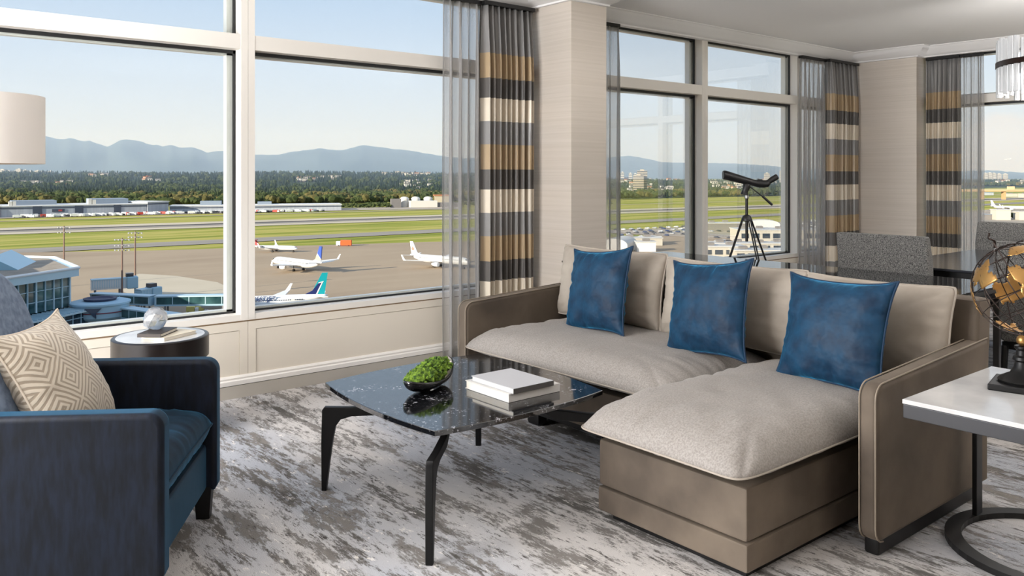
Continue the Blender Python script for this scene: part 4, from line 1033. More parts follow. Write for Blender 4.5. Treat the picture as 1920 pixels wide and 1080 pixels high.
# --- hangars across the runway
M_hang = mat('blue_grey_cladding', (162, 168, 176), .7, mott=((.4, .4, .02), (156, 162, 170), (170, 176, 184), 2)); M_hroof = mat('pale_hangar_roof', (206, 206, 204), .7); M_door = mat('dark_hangar_door', (58, 68, 84), .6); M_hroof2 = mat('blue_grey_upper_cladding', (132, 144, 158), .7)
def hangar(name, label, x0, x1, ybase, ytop, depth, door=(), sign=None, upper=(), tanks=(), roof=None):
    """front set on the ground between two bearings; extras are given by bearing too"""
    a = ground(x0, ybase[0]); b = ground(x1, ybase[1]); fd = (b-a); ln = fd.length; ang = math.atan2(fd.y, fd.x)
    dist = 1540*45/((ybase[0]+ybase[1])/2-328); h = ((ybase[0]+ybase[1])/2-ytop)/1540*dist
    t = thing(name, label, 'building', a, ang); q = lambda x: (x-x0)/(x1-x0)*ln; s = dist/1540
    obj('walls', bx(0, ln, 0, depth, -1, h), M_hang, t)
    obj('roof', bx(-.8, ln+.8, -.8, depth+.8, h, h+.9), roof or M_hroof, t)
    obj('cladding_stripe', bx(-.1, ln+.1, -.3, 0, h-2.4, h-1.3), M_door, t)
    for d0, d1 in door: obj('hangar_door', bx(q(d0), q(d1), -.5, 0, 0, h+.4), M_door, t)
    if sign:
        sg = obj('sign_board', bx(q(sign[0]), q(sign[1]), -.5, -.05, h*.42, h*.70), M_door, t); obj('sign_mark', bx(q(sign[0])+ln*0+(q(sign[1])-q(sign[0]))*.5, q(sign[1])-(q(sign[1])-q(sign[0]))*.2, -.62, -.5, h*.48, h*.64), mat('red_mark', (170, 60, 62), .6), sg)
    for u0, u1, hh in upper: obj('upper_block', bx(q(u0), q(u1), depth*.35, depth*.9, h, h+hh), M_hroof2, t)
    for u, hh in tanks: obj('roof_tank', bx(q(u)-1.8, q(u)+1.8, 4, 9, h*.9, h+hh), M_housew, t)
    return t
hangar('aircraft_hangar', 'long blue-grey hangar with three dark doors beyond the runway at left', 2, 275, (408, 401), 385.5, 60, ((57, 74), (134, 150), (209, 223)), (92, 115), ((24, 105, 5.5), (170, 245, 6.5)), ((19, 5.5), (25, 5.5), (164, 7), (172, 6)))
hangar('cargo_shed', 'blue-grey shed adjoining the right end of the long hangar', 277, 316, (401, 399), 379, 50)
hangar('cargo_building', 'low long pale roofed cargo building right of the hangars', 318, 640, (398, 394), 385.5, 40, upper=((371, 410, 5.5), (478, 505, 4)))
hangar('site_building', 'small building left of the long hangar', -60, 1, (410, 408), 388, 40)
# storage tanks and works at the right edge of the wide window
wk = thing('works_building', 'white works building with round tanks at right of the wide window', 'building', ground(770, 389), R(-20))
obj('block', bx(0, 38, 0, 14, 0, 9), M_housew, wk); obj('block', bx(38, 70, 2, 16, 0, 6), M_roofg, wk); obj('block', bx(-26, -12, 6, 12, 0, 12), M_roofg, wk)
for x in (-4, 12, 30): obj('round_tank', lathe(B(), [(0, -1), (6.5, -1), (6.5, 12), (4, 14), (0, 14.6)], 18, x, 22), M_housew, wk, smooth=True)
lb_ = thing('low_building', 'low orange roofed building on the slope right of the white works', 'building', ground(815, 380), R(-25)); obj('walls', bx(0, 24, 0, 10, 0, 5+6), M_houseb, lb_); obj('roof', bx(-1, 25, -1, 11, 11, 13), M_roofr, lb_)

# --- ground vehicles
def vehicle_mesh(L_, W_, H_, cab=.3):
    b_ = box(B(), -L_*.5, L_*(.5-cab), -W_/2, W_/2, .5, H_, bev=.08, seg=1); c_ = box(B(), L_*(.5-cab)+.1, L_*.5, -W_/2, W_/2, .4, H_*.8, bev=.15, seg=1)
    wh = B()
    for x in (-L_*.32, L_*.32):
        for y in (-W_/2, W_/2): cyl(wh, (x, y-.12, .42), (x, y+.12, .42), .42, seg=10)
    return b_, c_, wh
def vehicle(name, label, loc, rz, L_, W_, H_, mb, mc, group=None, cat='truck'):
    t = thing(name, label, cat, loc, rz, group); a, b, c = vehicle_mesh(L_, W_, H_)
    obj('load_box', a, mb, t); obj('cab', b, mc, t); obj('wheels', c, M_rub, t); return t
M_orange = mat('orange_tank_paint', (206, 92, 44), .4); M_tw = mat('white_vehicle_paint', (222, 222, 221), .35); M_yel = mat('yellow_vehicle_paint', (206, 190, 110), .5); M_red = mat('red_vehicle_paint', (176, 62, 52), .4); M_dk = mat('dark_vehicle_paint', (58, 60, 68), .3); M_sil = mat('silver_vehicle_paint', (168, 170, 174), .3)
vehicle('fire_truck', 'orange truck with white cab parked on the apron edge', ground(645, 461.5), R(-39+180), 9.6, 2.6, 3.9, M_orange, M_tw)
pr_ = [vehicle('parked_truck', 'white truck in the row before the hangars', (0, 0, 0), 0, 8, 2.5, 3.3, M_tw, M_tw, 'white trucks by the hangars'), vehicle('parked_van', 'dark van in the row before the hangars', (0, 0, 0), 0, 6, 2.3, 2.4, M_dk, M_dk, 'dark vans by the hangars', 'van'), vehicle('parked_truck', 'red truck in the row before the hangars', (0, 0, 0), 0, 8, 2.5, 3.1, M_red, M_tw, 'red trucks by the hangars')]
used = [False]*3
for i in range(96):
    x = 28+i*6.1+rnd.uniform(-2, 2)
    if x > 618: continue
    y = 409-(x)*.0235+rnd.uniform(-.7, .6) if x < 320 else 401.2-(x-320)*.016+rnd.uniform(-.8, .5)
    k = rnd.choices((0, 1, 2), (6, 2, 3 if 255 < x < 330 or 60 < x < 80 else .6))[0]
    o = pr_[k] if not used[k] else copy_tree(pr_[k]); used[k] = True
    o.location = ground(x, y, .07); o.rotation_euler = (0, 0, R(rnd.choice((-8, -98, -39))+rnd.uniform(-8, 8)))
    wh = 'in front of the left half of the hangar' if x < 140 else 'in front of the right half of the hangar' if x < 275 else 'in front of the cargo shed' if x < 330 else 'in front of the cargo building, left pane' if x < 450 else 'in front of the cargo building, right pane'
    o['label'] = ('white truck parked ', 'dark van parked ', 'red truck with white cab parked ')[k]+wh; o['group'] = ('white trucks ', 'dark vans ', 'red trucks ')[k]+wh
for k in range(3):
    if not used[k]: pr_[k].location = ground(300+k*9, 401)
vehicle('service_van', 'small yellow service truck in front of the terminal, left of the cream pillow tip', ground(143, 598), R(-70), 5, 2.2, 2.6, M_yel, M_tw)
vehicle('baggage_tractor', 'small cream vehicle below the jet bridge, left of the two', ground(361, 588), R(-30), 3.6, 1.9, 2.4, M_yel, M_tw, cat='vehicle')
vehicle('baggage_tractor', 'small cream vehicle below the jet bridge, right of the two', ground(379, 586), R(-30), 3.6, 1.9, 2.2, M_yel, M_tw, cat='vehicle')
# parked cars beyond the middle window
def car(m, name, label, group):
    t = thing(name, label, 'car', (0, 0, 0), 0, group)
    P = [(-2.2, .35), (2.2, .35), (2.25, .75), (1.3, .95), (.6, 1.42), (-1.2, 1.45), (-1.9, 1.0), (-2.25, .9)]
    obj('body', prism(B(), P, -.88, .88, .1, 'xz', 1), m, t)
    g_ = prism(B(), [(.98, 1.0), (.52, 1.36), (-1.12, 1.38), (-1.6, 1.02)], -.895, .895, 0, 'xz'); obj('windows', g_, M_win, t); return t
cars = [car(M_tw, 'parked_car', 'white car in the rows of the car park beyond the middle window', 'white cars in the car park'), car(M_dk, 'parked_car', 'dark car in the rows of the car park beyond the middle window', 'dark cars in the car park'), car(M_sil, 'parked_car', 'silver car in the rows of the car park beyond the middle window', 'silver cars in the car park'), car(mat('blue_car_paint', (52, 66, 104), .3), 'parked_car', 'blue car in the rows of the car park beyond the middle window', 'blue cars in the car park')]
used = [False]*4
P0 = ground(1160, 441); dirc = (ground(1480, 424)-P0); dirc.z = 0; dirc.normalize(); nrm = Vector((-dirc.y, dirc.x, 0))
carspots = []
for r_ in range(7):
    for i in range(36):
        carspots.append(P0+dirc*(i*8.4+rnd.uniform(-.6, .6)-10)+nrm*(r_*11-26))
for _ in range(36): carspots.append(ground(rnd.uniform(1336, 1474), rnd.uniform(446, 462)))
for p in carspots:
    if rnd.random() < .22: continue
    k = rnd.choices((0, 1, 2, 3), (3, 6, 3, 2))[0]
    o = cars[k] if not used[k] else copy_tree(cars[k]); used[k] = True
    l_ = p.dot(RT)/max(1, p.dot(FW)); wh = 'in the car park rows of the left middle pane' if l_ < .232 and p.dot(FW) > 530 else 'in the car park left of the tripod' if l_ < .285 and p.dot(FW) > 530 else 'in the car park right of the tripod' if p.dot(FW) > 530 else 'among the white buildings behind the tripod'
    o['label'] = ('white car ', 'dark car ', 'silver car ', 'blue car ')[k]+wh; o['group'] = ('white cars ', 'dark cars ', 'silver cars ', 'blue cars ')[k]+wh
    o.location = (p.x, p.y, G+.09); o.rotation_euler = (0, 0, math.atan2(nrm.y, nrm.x)+rnd.uniform(-.06, .06)+rnd.choice((0, math.pi)))
# warehouses and sheds in the middle and right windows
def shed(label, x, y, w_, d_, h_, rot, mw, mr, name='warehouse', windows=0, arch=False):
    t = thing(name, label, 'building', ground(x, y, .09), R(rot))
    if arch:
        P = [(-w_/2, 0), (w_/2, 0)]+[(w_/2*math.cos(math.pi*k/12), h_*.55+h_*.45*math.sin(math.pi*k/12)) for k in range(13)]
        obj('vault', prism(B(), P, -d_/2, d_/2, 0, 'xz'), mw, t)
    else:
        obj('walls', bx(-w_/2, w_/2, -d_/2, d_/2, 0, h_), mw, t); obj('roof', bx(-w_/2-.5, w_/2+.5, -d_/2-.5, d_/2+.5, h_, h_+.5), mr, t)
        ub = B()
        for k in range(max(1, int(w_/12))): box(ub, -w_/2+4+k*12, -w_/2+8+k*12, -1.5+(k % 2)*4, 2+(k % 2)*4, h_+.5, h_+2)
        obj('roof_units', ub, M_roofg, t)
    if windows:
        wb = B(); n_ = windows
        for k in range(n_): box(wb, -w_/2+w_*(k+.15)/n_, -w_/2+w_*(k+.85)/n_, -d_/2-.15, -d_/2, h_*.35, h_*.75)
        obj('windows', wb, M_win, t)
    return t
M_cream = mat('cream_cladding', (186, 180, 168), .7); M_wroof = mat('white_membrane_roof', (196, 194, 190), .6)
shed('white vaulted shed at the left edge of the middle window', 1162, 470, 15, 26, 8, -60, M_wroof, M_wroof, 'vaulted_shed', arch=True)
shed('white roofed shed right of the vaulted shed in the middle window', 1201, 459, 26, 12, 4.5, -39, M_cream, M_wroof)
shed('small white kiosk beside the two sheds in the middle window', 1228, 456, 7, 6, 4.5, -39, M_tw, M_wroof, 'kiosk')
shed('small white shed with parked vehicle below the white roofed shed', 1210, 471, 11, 8, 5.5, -39, M_tw, M_wroof)
shed('grey roofed building with white walls at left, behind the tripod leg', 1360, 432, 34, 16, 6, -39, M_roofg, M_wroof)
shed('white vaulted hangar right of the tripod column', 1430, 427, 26, 16, 7, -50, M_wroof, M_wroof, 'vaulted_shed', arch=True)
shed('broad white warehouse behind the right tripod leg', 1455, 452, 56, 24, 8, -39, M_cream, M_wroof, windows=8)
shed('long flat white building in front of the broad warehouse, behind the tripod', 1440, 468, 70, 14, 4, -39, M_cream, M_wroof, windows=10)
shed('white terminal annex with square windows, left of the tripod feet', 1352, 482, 24, 14, 6, -39, M_cream, M_wroof, windows=4)
shed('low building with shaded windows at the sill, right of the tripod feet', 1432, 486, 34, 14, 5, -39, M_cream, M_wroof, windows=6)
shed('big white box building beyond the far right window', 1876, 412, 14, 12, 10, -45, M_cream, M_wroof)
shed('white building at the right edge of the far right window', 1918, 412, 13, 12, 8, -45, M_cream, M_wroof)
shed('low grey building left of the big white box in the far right window', 1853, 411, 12, 14, 5, -45, M_roofg, M_hroof2)
shed('long white roofed building beyond the overpass in the far right window', 1893, 369, 24, 16, 6, -39, M_cream, M_wroof)
shed('white roofed building right of the overpass pier in the far right window', 1922, 370, 18, 16, 7, -39, M_cream, M_wroof)
shed('grey shed with pale roof below the overpass, by the sheer curtain', 1850, 366, 22, 16, 6, -39, M_hang, M_hroof2)
t = bpy.data.objects.new('round_bush', tree_protos[1][0]); C.objects.link(t); t.location = ground(1898, 411); t.scale = (11, 11, 9); props(t, 'single round dark green tree beside the white box building', 'tree')
# overpass
ov = thing('highway_overpass', 'tan concrete overpass crossing the far right window', 'bridge', ground(1890, 374), R(-39))
obj('deck', bx(-190, 190, -6, 6, 14.5, 17), mat('tan_concrete', (186, 152, 108), .8), ov); obj('parapet', bx(-190, 190, -6.3, -6, 16.8, 18.4), mat('tan_concrete_light', (206, 178, 140), .8), ov)
for x in (-130, -90, -48, -8, 34, 78, 120): obj('pier', bx(x-2, x+2, -4, 4, -1, 14.5), MATS['tan_concrete'], ov)
sg = B(); box(sg, -6, 8, -7, -6.4, 18, 24); obj('gantry', sg, MATS['tan_concrete_light'], ov)
# light masts
def mast(label, x, ybase, h, arms):
    t = thing('apron_light_mast', label, 'light mast', ground(x, ybase))
    obj('pole', cyl(B(), (0, 0, 0), (0, 0, h), .38, .22, 8), mat('mast_paint', (122, 96, 84), .6), t, smooth=True)
    ab = B()
    for z in arms: box(ab, -2.6, 2.6, -.12, .12, z-.12, z+.12, mx=Matrix.Rotation(R(-39), 4, 'Z')); box(ab, -.12, .12, -1.4, 1.4, z-.12, z+.12)
    cab_ = obj('cross_arm', ab, M_roofg, t); lb = B()
    for z in arms:
        for k in (-2.4, -1.2, 0, 1.2, 2.4): box(lb, k-.2, k+.2, -.2, .2, z-.4, z+.05, mx=Matrix.Rotation(R(-39), 4, 'Z'))
    obj('floodlights', lb, M_sil, t)
mast('apron light mast behind the glass terminal roof', 120, 538, 24.5, (24, 22))
mast('left one of two light masts near the jet bridges', 229, 575, 23.5, (23, 21, 19.5))
mast('right one of two light masts near the jet bridges', 253.5, 560, 24.5, (24, 22.5))
# --- aircraft
def dirv(l, d): v = RT*l+FW*d; return math.atan2(v.y, v.x)
def airplane(name, label, loc, ang, L_=39.5, rad=1.9, span=35.8, fin_h=12.5, body=M_tw, fin=M_tw, ttail=False, winglet=None, belly=None, fin_marks=(), wing=None, dark=None):
    t = thing(name, label, 'airplane', loc, ang); h = rad+1.9 if not ttail else rad+1.1; n = 20
    st_ = [(-.5, .12, h+rad*.72), (-.47, .30, h+rad*.60), (-.40, .62, h+rad*.34), (-.32, .86, h+rad*.14), (-.22, 1, h), (.36, 1, h), (.42, .93, h-rad*.05), (.46, .72, h-rad*.16), (.485, .45, h-rad*.28), (.5, .08, h-rad*.36)]
    rings = []; bm = B()
    for x, s, z in st_: rings.append([bm.verts.new((x*L_, s*rad*math.cos(2*math.pi*k/n), z+s*rad*math.sin(2*math.pi*k/n))) for k in range(n)])
    for a, b in zip(rings, rings[1:]):
        for k in range(n): bm.faces.new((a[k], a[(k+1) % n], b[(k+1) % n], b[k]))
    bm.faces.new(rings[0]); bm.faces.new(rings[-1]); fus = obj('fuselage', bm, body, t, smooth='all')
    # windows: one part, one row per side
    wb = B(); x = -.30*L_
    while x < .36*L_:
        for s in (-1, 1): box(wb, x, x+.28, s*rad*.985-.03, s*rad*.985+.03, h+.28, h+.62)
        x += .56
    obj('cabin_windows', wb, M_win, fus)
    cw = B(); box(cw, .445*L_, .468*L_, -rad*.62, rad*.62, h+rad*.30, h+rad*.52); obj('cockpit_windows', cw, M_win, fus)
    def slab(pts, th):  # pts (x,y,z) outline
        b_ = B(); lo_ = [b_.verts.new((p[0], p[1], p[2]-th/2)) for p in pts]; hi_ = [b_.verts.new((p[0], p[1], p[2]+th/2)) for p in pts]; b_.faces.new(lo_); b_.faces.new(hi_)
        for k in range(len(pts)): j = (k+1) % len(pts); b_.faces.new((lo_[k], lo_[j], hi_[j], hi_[k]))
        return b_
    hs = span/2; wz = h-rad*.55
    for s in (-1, 1):
        wg = obj('wing', slab([(.10*L_, 0, wz), (.02*L_, s*hs*.35, wz+.7), (-.16*L_, s*hs, wz+1.8), (-.20*L_, s*hs, wz+1.8), (-.13*L_, s*hs*.35, wz+.7), (-.13*L_, 0, wz)], .38), wing or body, t)
        b_ = B(); q = [(-.16*L_, s*hs, wz+1.8), (-.20*L_, s*hs, wz+1.8), (-.225*L_, s*(hs+.45), wz+4.3), (-.205*L_, s*(hs+.45), wz+4.3)]
        v1 = [b_.verts.new((a, b-.07, c)) for a, b, c in q]; v2 = [b_.verts.new((a, b+.07, c)) for a, b, c in q]; b_.faces.new(v1); b_.faces.new(v2)
        for k in range(4): b_.faces.new((v1[k], v1[(k+1) % 4], v2[(k+1) % 4], v2[k]))
        obj('winglet', b_, winglet or body, wg)
        if not ttail:
            ey = s*hs*.33; ez = wz-.75; ex = .11*L_
            e = tube(B(), [(ex, ey, ez), (ex-.3, ey, ez), (ex-2.2, ey, ez), (ex-3.8, ey, ez+.1)], [1.0, 1.12, 1.08, .6], 16)
            obj('engine', e, body, t, smooth=True)
            sz = h+rad*.55; obj('tail_plane', slab([(-.40*L_, 0, sz), (-.465*L_, s*7.0, sz+.6), (-.495*L_, s*7.0, sz+.6), (-.475*L_, 0, sz)], .25), body, t)
        else:
            e = tube(B(), [(-.27*L_, s*(rad+.75), h+.5), (-.28*L_, s*(rad+.75), h+.5), (-.38*L_, s*(rad+.75), h+.55)], [.6, .72, .5], 14); obj('engine', e, dark or body, t, smooth=True)
            obj('tail_plane', slab([(-.46*L_, 0, fin_h-.2), (-.49*L_, s*4.2, fin_h-.2), (-.52*L_, s*4.2, fin_h-.2), (-.52*L_, 0, fin_h-.2)], .25), fin, t)
    F0 = (-.30*L_ if not ttail else -.36*L_)
    fz = h+rad*.80
    fp = [(F0, fz), (-.375*L_, fz+1.1), (-.455*L_, fin_h), (-.502*L_, fin_h), (-.475*L_, fz-.1)] if not ttail else [(F0, fz), (-.45*L_, fin_h), (-.52*L_, fin_h), (-.46*L_, fz-.2)]
    fo = obj('tail_fin', prism(B(), fp, -.17, .17, 0, 'xz'), fin, t)
    for nm_, poly, m_ in fin_marks: obj(nm_, prism(B(), [(x*L_, z) for x, z in poly], -.23, .23, 0, 'xz'), m_, fo)
    gb = B()
    for x, y in ((.40*L_, 0), (-.03*L_, 2.6), (-.03*L_, -2.6)):
        cyl(gb, (x, y, .4), (x, y, h-rad*.6), .16, seg=6)
        for o__ in (-.35, .35): cyl(gb, (x, y+o__-.16, .55), (x, y+o__+.16, .55), .55, seg=12)
    obj('landing_gear', gb, M_rub, t); t['_h'] = h
    return t, h
M_teal = mat('teal_fin_paint', (0, 150, 160), .4); M_navy = mat('navy_fin_paint', (28, 40, 96), .4); M_bfin = mat('blue_fin_paint', (56, 84, 170), .4); M_gfin = mat('gold_line_paint', (206, 190, 150), .4); M_rfin = mat('dark_red_fin_paint', (150, 46, 50), .5)
M_ltxt = mat('navy_lettering', (30, 50, 100), .5)
# near jet: tail at the right, body running left behind the mullion
a1 = dirv(-math.cos(R(16)), -math.sin(R(16)))
tailp = far(-62.3, 272); nose_dir = Vector((math.cos(a1), math.sin(a1), 0)); LJ = 39.5
pj, hj = airplane('passenger_jet', 'white airliner with teal and navy tail fin, nearest plane below the wide window', Vector((tailp.x, tailp.y, G+.12))+nose_dir*LJ*.47, a1, fin=M_teal, winglet=M_tw,
    fin_marks=(('navy_panel', [(-.315, 5.6), (-.375, 6.7), (-.4215, 9.0), (-.452, 9.35), (-.405, 5.6)], M_navy), ('white_stripe', [(-.4215, 9.0), (-.426, 9.35), (-.468, 9.8), (-.4655, 9.4), (-.4215, 9.05)], M_tw), ('white_stripe', [(-.4655, 9.7), (-.452, 9.35), (-.405, 5.6), (-.418, 5.6)], M_tw)))
mxt = Matrix(((1, 0, 0, 0), (0, 0, -1, 0), (0, 1, 0, 0), (0, 0, 0, 1)))
del pj['_h']
# lettering on the camera side of the fuselage (local +y side looks at us; text reads tail-to-nose mirrored axis)
def letters(t, h, s, size, x, z, side, m):
    rot = Matrix(((-1, 0, 0, x), (0, 0, 1, side*2.02), (0, 1, 0, z), (0, 0, 0, 1))) if side > 0 else Matrix(((1, 0, 0, x), (0, 0, -1, side*2.02), (0, 1, 0, z), (0, 0, 0, 1)))
    text_obj('airline_lettering', s, size, m, t, rot, .12)
letters(pj, hj, 'WESTJET', 2.1, .02*LJ, hj+1.05, 1, M_ltxt)
a2 = dirv(-.75, .67)
p2 = far(-86.5, 372); nd = Vector((math.cos(a2), math.sin(a2), 0))
j2, h2 = airplane('passenger_jet', 'white airliner with blue and gold tail fin in the middle of the apron', Vector((p2.x, p2.y, G+.12))+nd*39.5*.48, a2, fin=M_tw,
    fin_marks=(('blue_panel', [(-.415, 9.2), (-.4555, 12.5), (-.502, 12.5), (-.483, 6.9)], M_bfin), ('gold_globe', [(-.37, 6.3), (-.395, 7.9), (-.425, 8.4), (-.478, 6.5), (-.46, 5.6)], M_gfin)))
a3 = dirv(.826, -.564); p3 = far(-50.2, 410); nd = Vector((math.cos(a3), math.sin(a3), 0))
j3, h3 = airplane('passenger_jet', 'white airliner half hidden by the sheer curtain, with red leaf on its fin', Vector((p3.x, p3.y, G+.12))+nd*37.5*.48, a3, L_=37.5, fin_h=11.8,
    fin_marks=(('red_emblem', [(-.438, 7.3), (-.425, 8.2), (-.44, 8.7), (-.452, 9.6), (-.464, 8.7), (-.478, 8.2), (-.462, 7.3)], mat('faded_red_mark', (206, 120, 104), .5)),))
a4 = dirv(.985, -.17); p4 = far(-150.5, 481); nd = Vector((math.cos(a4), math.sin(a4), 0))
j4, h4 = airplane('regional_jet', 'white regional jet with dark red T-shaped tail by the window mullion', Vector((p4.x, p4.y, G+.12))+nd*27*.48, a4, L_=27, rad=1.35, span=21, fin_h=6.9, fin=M_rfin, ttail=True, dark=mat('dark_engine', (60, 62, 70), .5))
a5 = dirv(.9, -.43); p5 = ground(1857, 394); nd = Vector((math.cos(a5), math.sin(a5), 0))
j5, h5 = airplane('passenger_jet', 'white airliner parked behind the big white box building, far right window', Vector((p5.x, p5.y, G+.12))+nd*20, a5)
a6 = dirv(-.8, .6); j6, h6 = airplane('flying_airplane', 'small airplane flying low in the sky of the far right window', far(.6035*5000, 5000, 1.35-G+(328-300)/1540*5000), a6, L_=34)
for q in (j2, j3, j4, j5, j6): del q['_h']
# --- terminal with glass front, canopy and round gate building
M_tglaz = mat('terminal_glazing', (38, 74, 84), .08, spec=.8, mott=((.2, .2, .1), (28, 56, 62), (70, 104, 104), 3)); M_tmet = mat('terminal_metal', (176, 200, 210), .5); M_troof = mat('terminal_gravel_roof', (150, 136, 120), .9, mott=(.3, (140, 128, 114), (160, 146, 130)))
M_wlow = mat('gate_cladding', (158, 190, 206), .6)
RZ = 18.0
c_ = ground(148, 503, RZ); e1 = ground(103, 484, RZ); e2 = ground(-60, 480, RZ); e3 = ground(-420, 560, RZ)
fdir = (ground(20, 521.5, RZ)-c_); fdir.z = 0; fdir.normalize(); e4 = c_+fdir*150
tm = thing('terminal_pier', 'terminal building with tall glass front and gravel roof at lower left', 'building', Vector((c_.x, c_.y, G)))
roofp = [c_, e1, e2, Vector((e2.x-120, e2.y-60, e2.z)), e4]
nI = Vector((-fdir.y, fdir.x, 0))
if nI.dot(e1-c_) < 0: nI = -nI
obj('roof', prism(B(), [(p.x, p.y) for p in roofp], G+RZ-2.2, G+RZ), M_tmet, tm, world=True)
ri = [c_+(sum(roofp, Vector())/5-c_)*0 for p in roofp]
cen = sum(roofp, Vector())/5
obj('roof_gravel', prism(B(), [(p.x+(cen.x-p.x)*.035, p.y+(cen.y-p.y)*.035) for p in roofp], G+RZ, G+RZ+.15), M_troof, tm, world=True)
pb_ = B()
for a, b in zip(roofp, roofp[1:]+roofp[:1]):
    if (a-b).length > 1: tube(pb_, [(a.x, a.y, G+RZ+.2), (b.x, b.y, G+RZ+.2)], .45, 6)
obj('parapet', pb_, M_tw, tm, world=True)
g0 = c_+nI*2.0+fdir*1.5; 
def facade(bm, s0, s1, off, z0, z1, th=.3):
    a = g0+fdir*s0+nI*off; b = g0+fdir*s1+nI*off; mx = basis(((a.x+b.x)/2, (a.y+b.y)/2, 0), fdir, Vector((-fdir.y, fdir.x, 0)))
    l_ = (b-a).length; return box(bm, -l_/2, l_/2, -th/2, th/2, G+z0, G+z1, mx=mx)
obj('glass_wall', facade(B(), 0, 140, 0, 7.2, RZ-2.2), M_tglaz, tm, world=True)
mb = B(); rr_ = random.Random(5)
for k in range(0, 47): facade(mb, k*3-.12, k*3+.12+(.25 if k % 4 == 0 else 0), -.3, 7.2, RZ-2.2, .5)
for z in (10, 13): facade(mb, 0, 140, -.25, z, z+.14, .3)
obj('mullions', mb, M_tmet, tm, world=True)
sb_ = B(); e_ = basis((g0.x+.0, g0.y, 0), nI, -fdir)
obj('side_wall', box(B(), 0, 26, -.2, .2, G+0, G+RZ-2.2, mx=basis((g0.x, g0.y, 0), nI, Vector((-nI.y, nI.x, 0)))), M_tglaz, tm, world=True)
cb_ = B(); facade(cb_, -1, 140, -4, 6.2, 6.6, 8)
for k in range(0, 90): facade(cb_, k*1.6, k*1.6+.35, -4, 6.6, 7.0, 8)
obj('louvred_canopy', cb_, M_tmet, tm, world=True)
obj('lower_glass', facade(B(), 0, 140, -6.5, 2.4, 6.0), mat('dark_lower_glazing', (20, 50, 66), .1, spec=.8), tm, world=True)
lm = B()
for k in range(0, 47): facade(lm, k*3-.1, k*3+.1, -6.75, 2.4, 6.2, .3)
facade(lm, 0, 140, -6.8, 4.6, 4.8, .3); facade(lm, -1, 140, -6.6, 1.0, 2.4, .6)
obj('lower_mullions', lm, M_wlow, tm, world=True)
obj('ground_floor', facade(B(), 0, 140, -6, -.5, 1.1, .8), M_wlow, tm, world=True)
sk = thing('roof_skylight', 'pale blue pitched skylight on the terminal roof at the left edge', 'skylight', ground(6, 499, RZ), R(-20))
obj('glass_roof', prism(B(), [(-7, 0), (7, 0), (0, 4)], -14, 10, 0, 'xz'), mat('skylight_glass', (150, 190, 206), .3), sk)
gb_ = ground(188, 616)
rg = thing('gate_rotunda', 'pale blue round gate building with dark triangle mark and red stripe', 'building', gb_, R(-39))
obj('drum', lathe(B(), [(0, 3.2), (6.8, 3.2), (7.6, 4.0), (7.8, 7.4), (8.2, 7.5), (8.2, 8.0), (7, 8.3), (0, 8.4)], 28), M_wlow, rg, smooth=True)
obj('red_stripe', lathe(B(), [(7.70, 5.35), (7.86, 5.35), (7.86, 5.6), (7.70, 5.6), (7.70, 5.35)], 28), mat('dark_red_stripe', (120, 44, 60), .6), rg)
tri = prism(B(), [(-2.4, 7.0), (2.0, 7.0), (.6, 5.6), (.6, 4.2), (-.8, 5.6)], -8.15, -7.2, 0, 'xz'); place(tri, Matrix.Rotation(R(14), 4, 'Z')); obj('triangle_emblem', tri, mat('dark_emblem', (46, 62, 84), .6), rg)
pz = B()
for k in range(7): cyl(pz, (5.5*math.cos(k*.9), 5.5*math.sin(k*.9), 0), (5.5*math.cos(k*.9), 5.5*math.sin(k*.9), 3.3), .4, seg=8)
obj('columns', pz, M_wlow, rg); obj('roof_pit', lathe(B(), [(0, 8.4), (4.2, 8.4), (4.6, 9.0), (3.6, 9.0), (3.2, 8.6), (0, 8.6)], 20), mat('roof_pit_dark', (62, 66, 90), .7), rg)
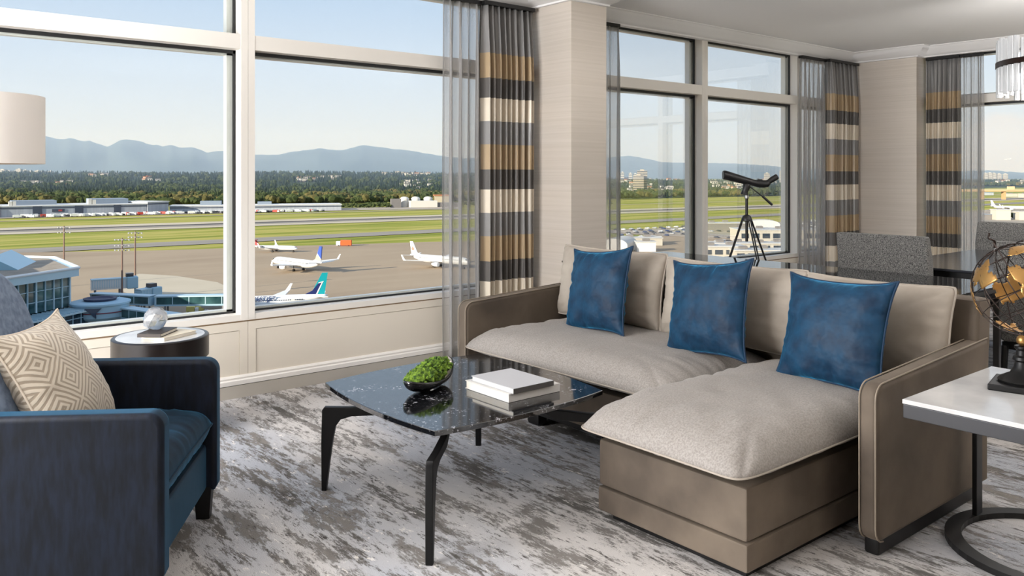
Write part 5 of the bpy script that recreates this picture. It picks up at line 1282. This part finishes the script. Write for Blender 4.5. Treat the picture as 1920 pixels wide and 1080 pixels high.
def bridge(label, pa, pb, z0, z1, wdt, m_g=M_tglaz, panels=6, head=False, white=False):
    a = Vector((pa.x, pa.y, 0)); b = Vector((pb.x, pb.y, 0)); ln = (b-a).length; d = (b-a).normalized()
    t = thing('jet_bridge', label, 'jet bridge', (a.x, a.y, G), math.atan2(d.y, d.x))
    obj('tunnel', bx(0, ln, -wdt/2, wdt/2, z0, z1), M_wlow if not white else M_tw, t)
    obj('side_glazing', bx(.6, ln-.6, -wdt/2-.08, wdt/2+.08, z0+.55, z1-.35), m_g, t)
    mb = B()
    for k in range(panels+1): box(mb, .5+(ln-1)*k/panels-.12, .5+(ln-1)*k/panels+.12, -wdt/2-.14, wdt/2+.14, z0+.5, z1)
    box(mb, 0, ln, -wdt/2-.2, wdt/2+.2, z1-.35, z1+.05); obj('frame_ribs', mb, M_tmet, t)
    lg = B()
    for k in (.12, .8): cyl(lg, (ln*k, -wdt*.4, 0), (ln*k, -wdt*.4, z0), .3, seg=8); cyl(lg, (ln*k, wdt*.4, 0), (ln*k, wdt*.4, z0), .3, seg=8); cyl(lg, (ln*k, -wdt*.6, .5), (ln*k, wdt*.6, .5), .5, seg=10)
    obj('support_legs', lg, M_roofg, t)
    if head:
        obj('cab', bx(ln-.2, ln+3.4, -2.2, 2.2, z0-.2, z1+.3, bev=.3), M_wlow, t); obj('roof_unit', bx(ln-.4, ln+2, -1.2, 1.2, z1+.3, z1+1.5), M_dk, t)
    return t
def gz(x, y, z): p = ground(x, y, z); return p
bridge('long glazed jet bridge running right behind the window mullion', gz(293, 554, 8.0), gz(452, 552, 8.0), 4.9, 8.0, 3.4, panels=5)
bridge('glazed jet bridge left of the long one, behind the light masts', gz(176, 549, 8.0), gz(288, 554, 8.0), 5.0, 8.0, 3.2, panels=4)
bridge('glazed jet bridge sloping down towards the crystal ball', gz(236, 568, 7.6), gz(330, 590, 6.2), 3.2, 6.4, 3.4, panels=6)
bridge('white ribbed jet bridge in the sun, farthest from the window', gz(170, 523, 9.4), gz(238, 519, 9.4), 5.6, 9.2, 3.2, mat('sunlit_white_panels', (216, 216, 214), .6), 14, True, True)
bridge('short jet bridge with dark roof unit beside the right mast', gz(258, 543, 7.6), gz(280, 540, 7.6), 4.6, 7.6, 3.2, M_wlow, 3, True)
# wing of the hotel and terminal left of the view; its shadow falls over the near stands
hw = thing('wall_hotel_wing', None, None, (0, 0, 0)); hw['kind'] = 'structure'
obj('facade', bx(-70, 18, 110, 305, G, G+26), M_wlow, hw)
wb = B()
for k in range(6): box(wb, -70.2, 18.2, 112, 303, G+3+k*4, G+5.2+k*4)
obj('window_bands', wb, M_win, hw)
